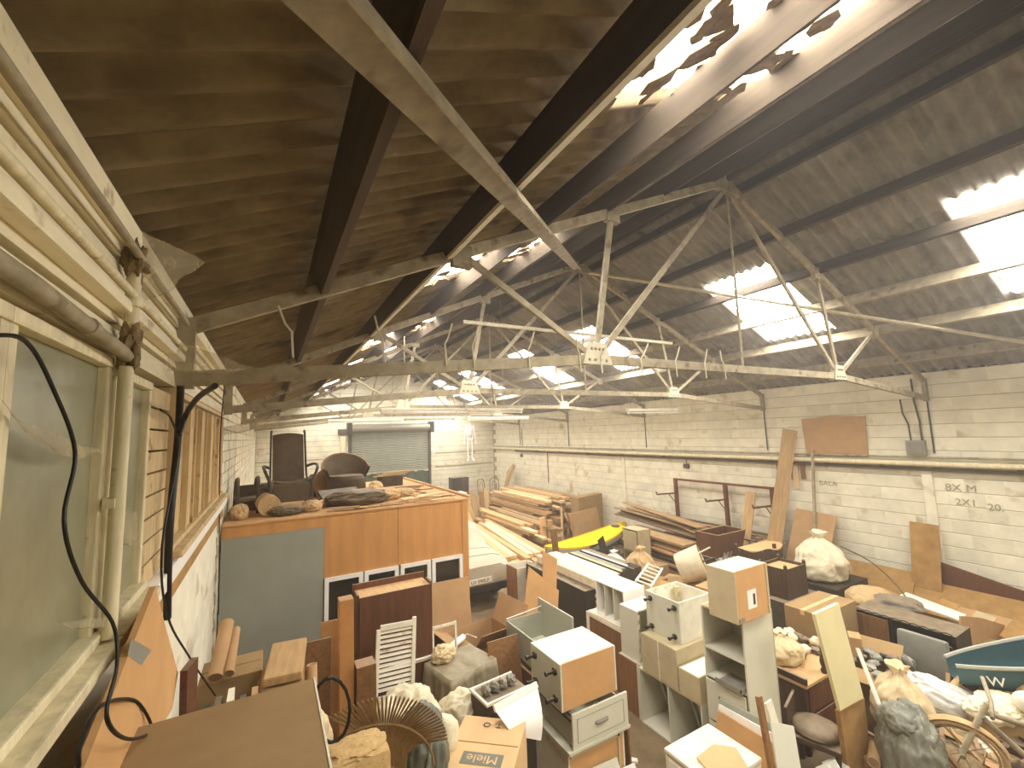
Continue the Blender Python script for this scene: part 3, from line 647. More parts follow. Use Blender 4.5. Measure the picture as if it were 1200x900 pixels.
# ------------------------------------------------------------------ goods on the office roof
Z0 = 2.526
def recliner(loc, rz, label):
    t = thing('sling_armchair', label, 'chair', loc, rz)
    def back(u, v): return V((-.21+.42*u+(.0)*v,   .12+.25*v, .33+.71*v+.03*math.cos((u-.5)*3)-.05*math.cos(math.pi*(u-.5))*(1-v)))
    part(t, 'backrest', MB().grid(back, 8, 8).grid(lambda u, v: back(u, v)+V((0, .03, 0)), 8, 8), 'brown_leather', True)
    part(t, 'seat', MB().grid(lambda u, v: V((-.22+.44*u, -.35+.5*v, .40-.06*math.sin(v*3)-.03*math.sin(math.pi*u))), 8, 8).b(-.22, -.36, .30, .22, -.30, .38), 'brown_leather', True)
    part(t, 'front_panel', MB().b(-.23, -.38, .12, .23, -.34, .36), 'brown_leather', bev=.01)
    for s in (-1, 1):
        part(t, 'side_rail', MB().tube(curve([(s*.25, -.38, .03), (s*.26, -.38, .38), (s*.24, .1, .40), (s*.23, .38, 1.08)]), .016, 6), 'charcoal', True)
        part(t, 'arm', MB().tube(curve([(s*.26, -.36, .38), (s*.33, -.3, .56), (s*.33, .0, .60), (s*.25, .2, .56)]), .02, 6), 'charcoal', True)
        part(t, 'knob', blob((s*.225, .38, 1.09), (.02, .02, .03), 2, .1, 1), 'charcoal', True)
        part(t, 'leg', MB().tube([(s*.25, .1, .4), (s*.25, .3, .0)], .016, 6), 'charcoal', True)
        part(t, 'floor_runner', MB().tube([(s*.25, -.4, .015), (s*.25, .32, .015)], .015, 6), 'charcoal', True)
    return t
recliner((.27, 7.15, Z0), .05, 'tall brown leather sling armchair standing on the office roof')
t = thing('tub_chair', 'rounded brown tub chair tipped back on the office roof', 'chair', (1.13, 7.7, Z0), .15)
def tub(r0, r1, u, v): a = -.35+u*(math.pi+.7); return V((math.cos(a)*(r0+(r1-r0)*v), math.sin(a)*(r0+(r1-r0)*v)*.8, .28+.42*v*(.45+.55*math.sin(max(0, min(math.pi, a))))))
part(t, 'tub_back', MB().grid(lambda u, v: tub(.27, .36, u, v), 24, 6).grid(lambda u, v: tub(.30, .39, u, v), 24, 6), 'brown_leather', True)
part(t, 'seat_cushion', MB().lathe([(.02, .36), (.26, .35), (.29, .30), (.28, .22)], 20), 'brown_leather', True)
part(t, 'seat_apron', MB().lathe([(.30, .30), (.31, .12), (.29, .10)], 20), 'brown_leather', True)
part(t, 'rim', MB().tube([tub(.285, .375, k/20, 1) for k in range(21)], .018, 6), 'brown_wood', True)
for a in (.6, 2.5, 3.8, 5.6): part(t, 'leg', MB().tube([(.25*math.cos(a), .22*math.sin(a), .14), (.27*math.cos(a), .25*math.sin(a), 0)], .02, 6), 'dark_wood')
t = thing('hoop_chair', 'small chair with a bent dark hoop arm leaning on the white brick', 'chair', (-.24, 7.0, Z0), .2)
for s in (-1, 1): part(t, 'hoop_arm', MB().tube(curve([(s*.12-.02, -.16, 0), (s*.12-.02, -.14, .3), (s*.12, 0, .46), (s*.12, .14, .36), (s*.12, .18, 0)]), .024, 7), 'charcoal', True)
part(t, 'seat', MB().b(-.14, -.15, .16, .14, .16, .21), 'brown_leather', bev=.015)
part(t, 'back_slat', MB().b(-.13, .13, .2, .13, .16, .36), 'brown_leather')
t = thing('felt_roll', 'tan roll of carpet underlay lying end-on on the office roof', 'roll', (.0, 6.72, Z0+.13), (0, 0, .1))
sp = [(.0+(.012+.0078*k)*math.cos(k*.6), (.012+.0078*k)*math.sin(k*.6)) for k in range(14)]
part(t, 'outer_wrap', MB().lathe([(.10, -.2), (.13, -.2), (.13, .25), (.10, .25)], 18).xf(Matrix.Rotation(math.pi/2, 4, 'X')), 'sack_tan', True)
part(t, 'inner_coil', MB().tube([(x, -.245, z) for x, z in [((.015+.0022*k)*math.cos(k*.5), (.015+.0022*k)*math.sin(k*.5)) for k in range(46)]], .007, 5), 'pine_dusty', True)
part(t, 'core', MB().lathe([(.1, -.19), (.1, .24)], 16).xf(Matrix.Rotation(math.pi/2, 4, 'X')), 'sack_tan', True)
def pipe_roll(name, label, a, b, r, m, cat='tube', inner='black', group=None):
    a, b = V(a), V(b); L_ = (b-a).length; t = thing(name, label, cat, a, (0, 0, 0), group)
    t.rotation_euler = (b-a).to_track_quat('Z', 'Y').to_euler()
    part(t, 'tube_wall', MB().lathe([(r*.8, .004), (r*.8, 0), (r, 0), (r, L_), (r*.8, L_), (r*.8, L_-.004)], 14), m, True)
    part(t, 'tube_bore', MB().lathe([(r*.8, .004), (r*.8, L_-.004)], 14), inner, True); return t
pipe_roll('paper_tube', 'short cream cardboard tube with a dark bore beside the sling chair', (.62, 6.72, Z0+.06), (.86, 7.0, Z0+.07), .045, 'cardboard_pale')
t = thing('suitcase', 'dark flat case lying open behind the cream tube', 'case', (.98, 7.12, Z0), .25); part(t, 'lid', MB().b(-.3, -.2, .02, .3, .2, .05).xf(Matrix.Translation((0, .0, .06)) @ Matrix.Rotation(.45, 4, 'X')), 'black', bev=.006); part(t, 'tray', MB().b(-.3, -.2, 0, .3, .2, .07), 'charcoal', bev=.006)
carton('cardboard_box', 'dusty brown box with loose slats on top at the far roof edge', (2.1, 8.75, Z0), .1, .42, .3, .19, 'dark_timber', tape=False)
for k in range(4): board('timber_strip', 'dusty slat lying across the far brown box on the office roof', 'slat', (1.75+.1*k, 8.6+.07*k, Z0+.205+.018*k), (2.4+.05*k, 8.75+.03*k, Z0+.206+.018*k), .07, .014, 'pine_dusty', group='slats on the far brown box')
for k, (x, y, r, s) in enumerate(((1.5, 7.45, (.13, .12, .1), 2), (1.62, 7.75, (.12, .14, .12), 4))): crumple('cushion', ('lumpy dusty cushion tucked beside the tub chair', 'rounded grey-brown cushion behind the lumpy one')[k], (x, y, Z0), r, 'sack_tan', s+11, 'cushion', .25)
for k, (x, y) in enumerate(((1.42, 7.3), (1.52, 7.28))): pipe_roll('pot', ('dark mouthed clay tube by the cushions, nearer the tub chair', 'dark mouthed clay tube by the cushions, farther from the tub chair')[k], (x, y-.12, Z0+.06), (x+.05, y+.1, Z0+.06), .05, 'sack_tan')
rg = random.Random(5)
SOFT = [(.7, 1.58, 6.47, 7.02), (.75, 1.5, 7.1, 8.1), (1.35, 1.8, 6.7, 7.9), (.3, .7, 6.4, 6.75), (1.85, 2.4, 8.5, 9.0), (.6, 1.35, 6.85, 7.45), (1.68, 2.12, 6.97, 7.33)]; laid = []
for k in range(90):
    x = rg.uniform(.5, 2.3); y = rg.uniform(6.25, 6.8) if k % 2 else rg.uniform(6.8, 8.2)
    if x < .9 and y > 6.6: x += 1.0
    a = rg.uniform(-.5, .5)+(math.pi/2 if rg.random() < .3 else 0); L_ = rg.uniform(.25, .8); dx, dy = math.cos(a)*L_/2, math.sin(a)*L_/2
    x = min(max(x, XL+.1+abs(dx)), 2.6-abs(dx)); y = max(y, 6.22+abs(dy)); lay = 0
    box_ = (x-abs(dx)-.04, x+abs(dx)+.04, y-abs(dy)-.04, y+abs(dy)+.04)
    if any(box_[0] < c_[1] and box_[1] > c_[0] and box_[2] < c_[3] and box_[3] > c_[2] for c_ in SOFT): continue
    while any(l_ == lay and box_[0] < c_[1] and box_[1] > c_[0] and box_[2] < c_[3] and box_[3] > c_[2] for c_, l_ in laid): lay += 1
    if lay > 5: continue
    laid.append((box_, lay)); z = Z0+.008+lay*.016
    board('offcut', 'thin splintered offcut scattered on the office roof', 'offcut', (x-dx, y-dy, z), (x+dx, y+dy, z), rg.uniform(.03, .09), .012, rg.choice(['pine', 'pine_dusty', 'pine_pale', 'brown_wood']), group='offcuts on the office roof')
for k, (x0, y0, L_) in enumerate(((1.7, 6.5, .9), (1.75, 7.0, .85), (1.8, 7.6, .8), (1.9, 8.2, .7))): board('roof_batten', 'thin batten laid across the bare right side of the office roof', 'batten', (x0, y0, Z0+.01), (x0+L_, y0+.02, Z0+.01), .03, .018, 'pine_dusty', group='battens across the office roof')
t = crumple('dust_cloth', 'brown crumpled cloth heaped at the front edge of the office roof', (1.15, 6.75, Z0), (.42, .26, .12), 'brown_leather', 9, 'cloth', .35)
crumple('dust_cloth', 'brown folded blankets stacked behind the felt roll', (-.02, 7.45, Z0), (.2, .22, .2), 'brown_leather', 12, 'cloth', .2)
crumple('dust_cloth', 'tan rag heaped between the tub chair and the front edge', (1.55, 6.9, Z0), (.26, .18, .1), 'sack_tan', 14, 'cloth', .35)
crumple('dust_cloth', 'dark blanket bundled under the hoop chair', (-.2, 7.35, Z0), (.14, .2, .14), 'mahogany', 16, 'cloth', .3)
for k, (x, y, r_, m_, lb) in enumerate(((.52, 6.55, (.13, .12, .08), 'sack_tan', 'tan rag at the front edge below the sling armchair'), (.22, 6.45, (.2, .13, .07), 'brown_leather', 'flat brown rag before the felt roll'), (-.3, 6.55, (.1, .18, .1), 'sack_tan', 'tan rag in the corner by the white brick'), (1.9, 7.15, (.2, .16, .07), 'sack_tan', 'flat tan rag on the bare right part of the office roof'), (.7, 8.2, (.22, .2, .2), 'brown_leather', 'brown bundle behind the sling armchair'))): crumple('dust_rag', lb, (x, y, Z0), r_, m_, 70+k, 'rag', .35)
crumple('insulation_slab', 'pinkish slab of insulation behind the dark open case', (.82, 7.95, Z0), (.15, .12, .26), 'earth', 21, 'slab', .15)

# ------------------------------------------------------------------ covered car
car = thing('covered_car', 'car under a pale fitted cover, parked beside the office', 'car', (3.72, 10.2, 0))
def shell(u, v):
    # u along the length (0 = tail near the viewer), v across from sill to sill
    y = -2.0+4.0*u; prof = [(0, .82), (.06, .92), (.2, .95), (.34, 1.0), (.46, 1.34), (.7, 1.36), (.84, .98), (.96, .86), (1, .7)]
    for (a, za), (b_, zb) in zip(prof[:-1], prof[1:]):
        if a <= u <= b_: zt = za+(zb-za)*(u-a)/(b_-a); break
    hw_ = .82-.1*abs(2*u-1)**4; a = (v-.5)*2; e = abs(a)
    x = math.copysign(hw_*min(1, (e*1.25)**.8), a) if e < .8 else math.copysign(hw_, a)
    z = zt-.1*(e/.8)**3 if e < .8 else zt-.1-(zt-.1-.34)*(e-.8)/.2
    return V((x, y+.02*noise.noise(V((x*4, y*4, 1))), z+.015*noise.noise(V((x*5, y*3, 7)))))
part(car, 'cover', MB().grid(shell, 40, 30), 'cover_cloth', True)
part(car, 'cover_tail', MB().add([(-.72, -2.0, .34), (.72, -2.0, .34), (.72, -2.0, .72), (.5, -2.0, .83), (-.5, -2.0, .83), (-.72, -2.0, .72)], [(0, 1, 2, 3, 4, 5)]), 'cover_cloth')
for k in range(3): part(car, 'cover_seam', MB().tube([shell(.1+.12*k, j/20)+V((0, 0, .006)) for j in range(3, 18)], .006, 4), 'grey_sheet')
part(car, 'bumper', MB().b(-.7, -2.06, .33, .7, -1.95, .5), 'black', bev=.03)
np_ = part(car, 'number_plate', MB().b(-.26, -2.075, .52, .26, -2.06, .63), 'dusty_white', bev=.004)
link('plate_characters', text_mesh('U1 590LP', .1, 'ink'), np_, (0, -2.077, .54), (math.pi/2, 0, 0))
for s in (-1, 1):
    for yy in (-1.25, 1.25): part(car, 'wheel', MB().lathe([(.05, -.09), (.29, -.09), (.31, -.05), (.31, .05), (.29, .09), (.05, .09)], 20).xf(Matrix.Translation((s*.68, yy, .31)) @ Matrix.Rotation(math.pi/2, 4, 'Y')), 'black_rubber', True)

# ------------------------------------------------------------------ timber stacks at the far end
rg = random.Random(3)
def stack(x0, y0, y1, cols, layers, cw, ch, z0, label, group, skew, mats, drop=.0):
    for l in range(layers):
        n = cols-int(l*cols*drop)
        for c in range(n):
            x = x0+c*cw+rg.uniform(-.02, .02)+l*.01; a = y0+rg.uniform(-.5, .5); b = y1+rg.uniform(-.6, .6); z = z0+l*ch+ch*.45; yw = 0
            board('timber_plank', label, 'plank', (x+skew+yw, a, z), (x-skew-yw, b, z+rg.uniform(0, .015)), cw*rg.uniform(.75, .85), ch*.8, rg.choice(mats), group=group)
stack(5.35, 9.3, 13.8, 6, 4, .2, .1, .12, 'long pine plank in the low stack beside the covered car', 'planks in the low stack', -.3, ['pine', 'pine', 'pine_pale'])
stack(6.75, 11.2, 14.6, 5, 7, .2, .085, .12, 'pine plank in the middle stack, between the low stack and the tall one', 'planks in the middle stack', -.02, ['pine', 'pine', 'pine_pale', 'pine_dusty'], .03)
stack(7.95, 12.4, 15.8, 8, 13, .22, .085, .12, 'pine plank in the tall stack against the block wall', 'planks in the tall stack', .0, ['pine', 'pine_dusty', 'pine', 'pine_pale'], .02)
for k, (x, y) in enumerate(((5.6, 9.9), (5.5, 13.0), (6.9, 11.8), (6.8, 14.0), (8.5, 13.2), (8.4, 15.4))): board('bearer', 'rough bearer under the timber stacks', 'bearer', (x-.95, y, .06), (x+1.0, y+.1, .06), .1, .1, 'pine_dusty', group='bearers under the timber')
for k in range(5):
    x = 9.0+.1*k; board('leaning_plank', 'long dark plank leaning into the far corner by the block wall', 'plank', (8.3+.15*k, 16.6+.15*k, .02), (9.75, 17.3+.12*k, 2.0-.07*k), .17, .04, 'pine_dusty', (0, -1, 0), group='planks leaning in the far corner')
for k, (x, y, h) in enumerate(((7.15, 11.05, .95), (7.35, 11.0, .85))): board('stub_post', ('stout upright pine post at the front of the stacks', 'shorter upright pine post next to the stout one')[k], 'post', (x, y, 0), (x, y+.03, h), .16, .1, 'pine', (0, -1, 0))
for k in range(9):
    a = V((8.1+.16*k, 11.3+rg.uniform(-.3, .3), .02)); b = a+V((rg.uniform(-.2, .45), rg.uniform(.3, .7), rg.uniform(.7, 1.15)))
    board('propped_batten', 'thin batten propped on end in front of the tall timber stack', 'batten', a, b, .06, .04, rg.choice(['pine', 'pine_pale', 'brown_wood']), (0, -1, .4), group='battens propped before the tall stack')
# goods at the far wall
t = thing('dark_cabinet', 'dark open cabinet standing by the end wall near the corner', 'cabinet', (7.7, 18.7, 0)); part(t, 'body', MB().b(-.4, 0, 0, .4, .5, 1.5), 'black', bev=.01); part(t, 'door', MB().b(.0, -.03, .05, .38, -.005, 1.45), 'dark_wood', bev=.005)
def bentwood(loc, rz, label):
    t = thing('bentwood_chair', label, 'chair', loc, rz)
    part(t, 'seat', MB().lathe([(.02, .44), (.21, .44), (.22, .46), (.02, .47)], 16), 'rust', True)
    part(t, 'back_hoop', MB().tube(curve([(-.2, .18, .0), (-.2, .2, .5), (-.17, .25, .9), (0, .27, 1.0), (.17, .25, .9), (.2, .2, .5), (.2, .18, 0)]), .018, 6), 'brown_wood', True)
    part(t, 'inner_hoop', MB().tube(curve([(-.1, .19, .46), (-.09, .23, .75), (0, .25, .85), (.09, .23, .75), (.1, .19, .46)]), .012, 6), 'brown_wood', True)
    for s in (-1, 1): part(t, 'leg', MB().tube([(s*.15, -.12, .45), (s*.19, -.18, 0)], .018, 6), 'brown_wood')
for k, (x, y, r, lb) in enumerate(((8.0, 16.8, .3, 'bentwood chair by the end wall, left of its twin'), (8.55, 16.9, -.3, 'bentwood chair by the end wall, closer to the leaning planks'))): bentwood((x, y, .55), r, lb)
carton('cardboard_box', 'low dusty crate under the two bentwood chairs', (8.25, 16.85, 0), 0, 1.5, .9, .55, 'cardboard_dull', tape=False)
solo('red_drum', 'small red plastic drum behind the office corner', 'drum', MB().lathe([(.16, 0), (.2, .05), (.2, .5), (.17, .56), (.05, .58)], 14, (6.2, 16.2, .0)), 'red_plastic', True)
t = thing('trestle_table', 'plain pale trestle table near the end wall', 'table', (6.6, 17.6, 0)); part(t, 'table_top', MB().b(-.8, -.35, .95, .8, .35, 1.0), 'dusty_white')
for sx in (-.7, .7):
    for sy in (-.28, .28): part(t, 'leg', MB().b(sx-.025, sy-.025, 0, sx+.025, sy+.025, .95), 'steel_pale')
for k in range(6):
    a = V((6.6+.14*k, 14.9+.05*k, .02)); board('leaning_plank', 'dusty short plank leaning behind the middle timber stack', 'plank', a, a+V((.1*(k-3), .5, 1.1+.1*(k % 3))), .18, .03, rg.choice(['pine_dusty', 'brown_wood', 'pine']), (0, -1, .3), group='short planks behind the middle stack')

# ------------------------------------------------------------------ kayak and the goods around it
ky = thing('kayak', 'yellow sit-on kayak with a grey and blue hull', 'kayak', (7.3, 9.1, .33), (0, 0, .27))
def hullw(u): return .42*(math.sin(math.pi*min(1, max(0, u)))**.55)
def sheer(u): return .34+.16*abs(2*u-1)**2.2
KL = 1.72
part(ky, 'deck', MB().grid(lambda u, v: V((-KL+2*KL*u, (2*v-1)*hullw(u), sheer(u)+.04*math.cos((2*v-1)*1.5)-(.13*math.exp(-((u-.5)/.2)**4)*max(0, 1-abs(2*v-1)*1.35)))), 48, 14), 'yellow', True)
part(ky, 'gunwale_band', MB().grid(lambda u, v: V((-KL+2*KL*u, -(hullw(u)+.012), sheer(u)-.02-.1*v)), 48, 2).grid(lambda u, v: V((-KL+2*KL*u, (hullw(u)+.012), sheer(u)-.02-.1*v)), 48, 2), 'hull_grey', True)
part(ky, 'deck_edge', MB().grid(lambda u, v: V((-KL+2*KL*u, -(hullw(u)+.016), sheer(u)+.02-.05*v)), 48, 1).grid(lambda u, v: V((-KL+2*KL*u, (hullw(u)+.016), sheer(u)+.02-.05*v)), 48, 1), 'yellow', True)
part(ky, 'hull', MB().grid(lambda u, v: V((-KL+2*KL*u*1.0, -math.cos(math.pi*v)*hullw(u), (sheer(u)-.1)*(1-math.sin(math.pi*v)**.6)+.02)), 48, 14), 'hull_blue', True)
part(ky, 'hatch', MB().lathe([(.02, .03), (.11, .03), (.12, .01), (.12, 0)], 14, (1.25, 0, .47)), 'charcoal', True)
for k in range(6): part(ky, 'letter_mark', MB().b(-.62+k*.07, -.43, .33, -.585+k*.07, -.40, .365).xf(Matrix.Translation((0, -.03, 0))), 'ink')
for s in (-.8, .8): board('rough_bearer', 'rough timber bearer under the yellow kayak', 'bearer', (7.3+s-.05, 8.7+s*.28, .16), (7.3+s-.2, 9.5+s*.28, .16), .3, .32, 'pine_dusty', group='bearers under the kayak')
carton('cardboard_box', 'large flat carton leaning behind the kayak against the wall', (8.7, 10.85, 0), .25, 1.3, .12, 1.0, 'cardboard', tape=False, tilt=(-.2, 0))
carton('cardboard_box', 'dull rolled-top carton behind the large flat one', (9.2, 11.5, 0), .25, 1.3, .3, 1.35, 'cardboard_dull', tape=False)
t = carcass('bedside_cabinet', 'dusty tan bedside cabinet with an open lower shelf by the kayak bow', (7.62, 7.72, 0), (.42, .5, 1.08), '-x', 'raw_board', 'cardboard_dull', (.55,), back='cardboard_dull'); part(t, 'drawer', MB().b(-.01, .03, .6, .01, .47, 1.04), 'raw_board')
carton('cardboard_box', 'low tan crate in front of the bedside cabinet', (7.6, 7.3, 0), .05, .5, .5, .45, 'pine_dusty', tape=False)
t = thing('folding_chair', 'black folding chair standing in the clutter beyond the white boards', 'chair', (7.05, 7.9, .0), .6)
part(t, 'seat', MB().b(-.2, -.2, .42, .2, .2, .46), 'charcoal', bev=.01); part(t, 'backrest', MB().grid(lambda u, v: V((-.2+.4*u, .2+.12*v, .5+.45*v)), 4, 4), 'black')
for s in (-1, 1): part(t, 'frame', MB().tube([(s*.22, -.22, 0), (s*.22, .2, .5), (s*.22, .32, .95)], .014, 6), 'black'); part(t, 'leg', MB().tube([(s*.22, .25, 0), (s*.22, -.18, .44)], .014, 6), 'black')

# ------------------------------------------------------------------ kitchen cabinets in the middle
c = carcass('base_cabinet', 'white topped cabinet on its side with black feet, highest of the front pile', (2.21, 3.24, 1.13), (.62, .48, .38), None, 'sage', legs=('-x', ((.08, .08), (.4, .08), (.08, .3), (.4, .3))), top='white', side={'-y': 'mdf'})
d_ = thing('drawer_unit', 'sage drawer unit with an oval handle, under the white topped cabinet', 'drawer unit', (2.27, 3.2, .85))
part(d_, 'drawer_front', MB().b(0, -.02, 0, .62, 0, .275), 'sage', bev=.003)
part(d_, 'front_moulding', MB().b(.05, -.024, .04, .57, -.019, .045).b(.05, -.024, .225, .57, -.019, .23).b(.05, -.024, .04, .055, -.019, .23).b(.565, -.024, .04, .57, -.019, .23), 'sage_dark')
part(d_, 'handle', MB().tube(curve([(.25, -.015, .14), (.26, -.03, .14), (.36, -.03, .14), (.37, -.015, .14)]), .014, 8), 'grey_plastic', True)
part(d_, 'drawer_side', MB().b(.02, .0, .02, .035, .5, .2), 'sage_dark'); part(d_, 'drawer_side', MB().b(.585, .0, .02, .6, .5, .2), 'sage_dark'); part(d_, 'drawer_base', MB().b(.03, 0, .0, .59, .5, .02), 'sage'); part(d_, 'drawer_back', MB().b(.035, .485, .02, .585, .5, .2), 'sage_dark')
for zz in (.2, .25): part(d_, 'runner', MB().b(.005, .0, zz, .03, .5, zz+.02), 'black')
solo('cabinet_board', 'sage panel lying flat between the drawer unit and the cabinet below', 'panel', MB().b(2.22, 3.17, .825, 2.9, 3.76, .849), 'sage', bev=.002)
c = carcass('base_cabinet', 'tan backed cabinet on the floor at the bottom of the front pile', (2.24, 3.22, 0), (.62, .52, .823), '+y', 'dusty_white', back='mdf')
part(c, 'back_frame', MB().b(.54, -.012, .02, .56, 0, .81).b(.02, -.012, .77, .6, 0, .81), 'raw_board')
for k, (x0, zz, m_, lb) in enumerate(((2.42, .52, 'sage', 'sage door leaning on the bottom cabinet of the front pile'), (2.62, .4, 'white', 'white narrow door leaning beside the sage one'))):
    board('cupboard_front', lb, 'door', (x0+.14, 2.82, .02), (x0+.17, 3.19, zz+.12), .28, .018, m_, (0, -1, .4))
board('leaning_board', 'dark brown board standing against the front cabinet pile', 'board', (2.99, 3.5, .01), (2.95, 3.5, .93), .46, .02, 'brown_wood', (1, 0, 0))
# grey open drawer and what carries it
d_ = thing('open_drawer', 'empty grey drawer with a tall front, behind the white topped cabinet', 'drawer', (2.42, 4.0, 1.075))
part(d_, 'drawer_front', MB().b(.47, -.03, -.05, .49, .66, .42), 'sage_dark', bev=.003)
part(d_, 'drawer_side', MB().b(0, 0, .0, .47, .015, .28), 'sage_dark'); part(d_, 'drawer_side', MB().b(0, .585, 0, .47, .6, .28), 'sage_dark')
part(d_, 'drawer_back', MB().b(0, .015, 0, .015, .585, .28), 'sage_dark'); part(d_, 'drawer_base', MB().b(.015, .015, 0, .47, .585, .012), 'sage')
part(d_, 'rail', MB().tube([(.0, .59, .3), (.47, .59, .34)], .006, 5), 'white')
c = carcass('chipboard_cabinet', 'brown chipboard cabinet under the empty grey drawer', (2.4, 3.98, 0), (.52, .66, 1.018), '+x', 'brown_wood', 'brown_wood', (.5,), back='mahogany'); part(c, 'notice', MB().b(.12, -.004, .6, .3, 0, .85), 'raw_board')
board('leaning_board', 'red-brown chipboard leaning in front of the grey drawer', 'board', (2.2, 4.05, .02), (2.2, 4.28, 1.34), .36, .02, 'brown_wood', (0, -1, .2))
board('leaning_board', 'narrow brown batten beside the red-brown chipboard', 'board', (2.44, 3.85, .02), (2.42, 3.95, 1.2), .08, .02, 'brown_wood', (0, -1, .2))
# second pile
c = carcass('base_cabinet', 'low double carcass on the floor with grey racks inside', (3.96, 3.27, 0), (.56, .88, .62), '-x', 'sage', 'sage', divs=(.43,), back='charcoal')
for k in range(6): board('wire_rack', 'grey rack slanting inside the low double carcass', 'rack', (4.05+.07*k, 3.42+.1*k, .03), (4.25+.04*k, 3.36+.1*k, .4), .09, .012, 'sage_dark', (0, -1, 0), group='racks inside the low carcass') if False else None
def rack(loc, label):
    t = thing('shelf_rack', label, 'rack', loc, (0, -.35, 0))
    for k in range(4): part(t, 'bar', MB().b(-.01, .02+.09*k, 0, .01, .06+.09*k, .5), 'sage_dark')
    part(t, 'cross_bar', MB().b(-.012, 0, .0, .012, .36, .03), 'sage_dark'); part(t, 'cross_bar', MB().b(-.012, 0, .47, .012, .36, .5), 'sage_dark')
rack((4.38, 3.3, .025), 'grey slatted rack in the nearer half of the low carcass'); rack((4.38, 3.74, .025), 'grey slatted rack in the farther half of the low carcass')
c = carcass('base_cabinet', 'raw tan backed cabinet with two panels on the low carcass', (3.97, 3.55, .622), (.55, .52, .42), None, 'raw_board'); part(c, 'cover_strip', MB().b(-.004, .25, 0, 0, .265, .42), 'dusty_white')
c = carcass('base_cabinet', 'short raw tan cabinet with a white top beside the tall shelf unit', (3.97, 3.27, .622), (.55, .265, .26), None, 'raw_board', top='white')
c = carcass('base_cabinet', 'cream open-topped cabinet with black feet beside the tall shelf unit', (4.12, 3.6, 1.045), (.56, .5, .45), '+z', 'dusty_white', legs=('-x', ((.08, .06), (.42, .06), (.06, .38), (.42, .38))), back='dusty_white', side={'-x': 'sage', '+x': 'dusty_white'}); part(c, 'corner_block', MB().b(.45, .4, .3, .5, .45, .42), 'raw_board')
c = carcass('base_cabinet', 'narrow sage cabinet with worn white edges beside the black footed one', (4.05, 4.19, .62), (.46, .32, .6), '-y', 'sage', back='sage', top='dusty_white')
for k in range(5): part(c, 'hinge_mark', MB().b(.006, -.006, .06+.11*k, .03, .006, .11+.11*k), 'dusty_white')
c = carcass('base_cabinet', 'brown backed cabinet on the floor under the narrow sage one', (4.0, 4.17, 0), (.5, .36, .618), None, 'sage', side={'-x': 'brown_wood'}); part(c, 'edge_strip', MB().b(-.006, .0, 0, .0, .03, .618), 'sage')
c = carcass('wall_cabinet', 'white open cabinet with vertical ribs standing highest at the back of the piles', (4.22, 4.62, .84), (.42, .58, .46), '-x', 'white', 'sage', divs=(.2, .38), back='sage_dark')
c = carcass('base_cabinet', 'brown backed cabinet with cream edges under the ribbed white one', (4.16, 4.56, 0), (.5, .78, .838), None, 'dusty_white', side={'-x': 'brown_wood'}); part(c, 'top_rail', MB().b(-.012, 0, .79, .0, .78, .838), 'dusty_white'); part(c, 'edge_strip', MB().b(-.012, .72, 0, 0, .78, .79), 'dusty_white')
# tall shelf unit with the box on top
c = carcass('tall_shelf_unit', 'tall sage shelf unit with an open niche and a slotted drawer', (3.95, 2.72, .0), (.5, .46, 1.65), '-x', 'sage', 'sage', (1.24, .965), back='sage_dark', top='raw_board')
dr = part(c, 'drawer', MB().b(-.012, .02, .58, .006, .44, .955), 'sage', bev=.003); part(dr, 'grip_slot', MB().tube([(-.008, .17, .82), (-.008, .3, .83)], .016, 8), 'charcoal', True); part(dr, 'drawer_tray', MB().b(-.05, .03, .985, .2, .3, .997).b(-.05, .03, .997, -.04, .3, 1.03).b(-.05, .03, .997, .2, .04, 1.03), 'galv')
part(c, 'plinth', MB().b(-.01, .02, 0, .008, .44, .56), 'sage')
c = carcass('base_cabinet', 'boxy cabinet with an orange side and white label, on the tall shelf unit', (3.83, 2.67, 1.652), (.52, .3, .47), None, 'raw_board', top='white', side={'-y': 'mdf'}); part(c, 'paper_label', MB().b(.17, -.003, .1, .31, 0, .27), 'white'); part(c, 'bar_code', MB().b(.255, -.0035, .13, .29, -.001, .23), 'ink'); part(c, 'hinge', MB().b(.02, -.01, .02, .09, 0, .05), 'galv'); part(c, 'edge_strip', MB().b(.49, -.006, 0, .52, 0, .47), 'raw_board')
# appliance in the foreground with boards round it
t = thing('washing_machine', 'white dusty washing machine with a board on its lid', 'washing machine', (3.22, 2.58, 0)); part(t, 'cabinet_shell', MB().b(-.28, -.24, .02, .28, .24, .8), 'dusty_white', bev=.012); part(t, 'lid', MB().b(-.285, -.245, .808, .285, .245, .845), 'dusty_white', bev=.012); part(t, 'control_panel', MB().b(-.284, -.2, .68, -.279, .2, .78), 'white')
solo('hardboard_offcut', 'pale hardboard piece lying on the washing machine lid', 'panel', MB().prism([(2.98, 2.36, .848), (3.3, 2.32, .848), (3.42, 2.5, .848), (3.3, 2.62, .848), (3.06, 2.6, .848)], (0, 0, .01)), 'cardboard_pale')
for k, (x0, m_, lb) in enumerate(((3.74, 'mdf', 'orange chipboard panel standing beside the washing machine, first of three'), (3.80, 'white', 'white panel standing behind the orange chipboard'), (3.86, 'sage_dark', 'grey panel standing behind the white one'))):
    board('cupboard_front', lb, 'door', (x0-.1, 2.66, .01), (x0+.06, 2.66+.03*k, .8+.03*k), .56, .018, m_, (1, 0, .2))
q1, q2 = at(889, 816, y=2.3), at(905, 905, y=2.2)
board('stick', 'thin red-brown stick leaning on the tall shelf unit', 'stick', q2, q1, .05, .03, 'brown_wood', (0, -1, .2))
board('wood_strip', 'narrow white strip with a black hole leaning on the tall shelf unit', 'strip', at(925, 905, y=2.35), at(900, 822, y=2.45), .09, .018, 'dusty_white', (0, -1, .2))
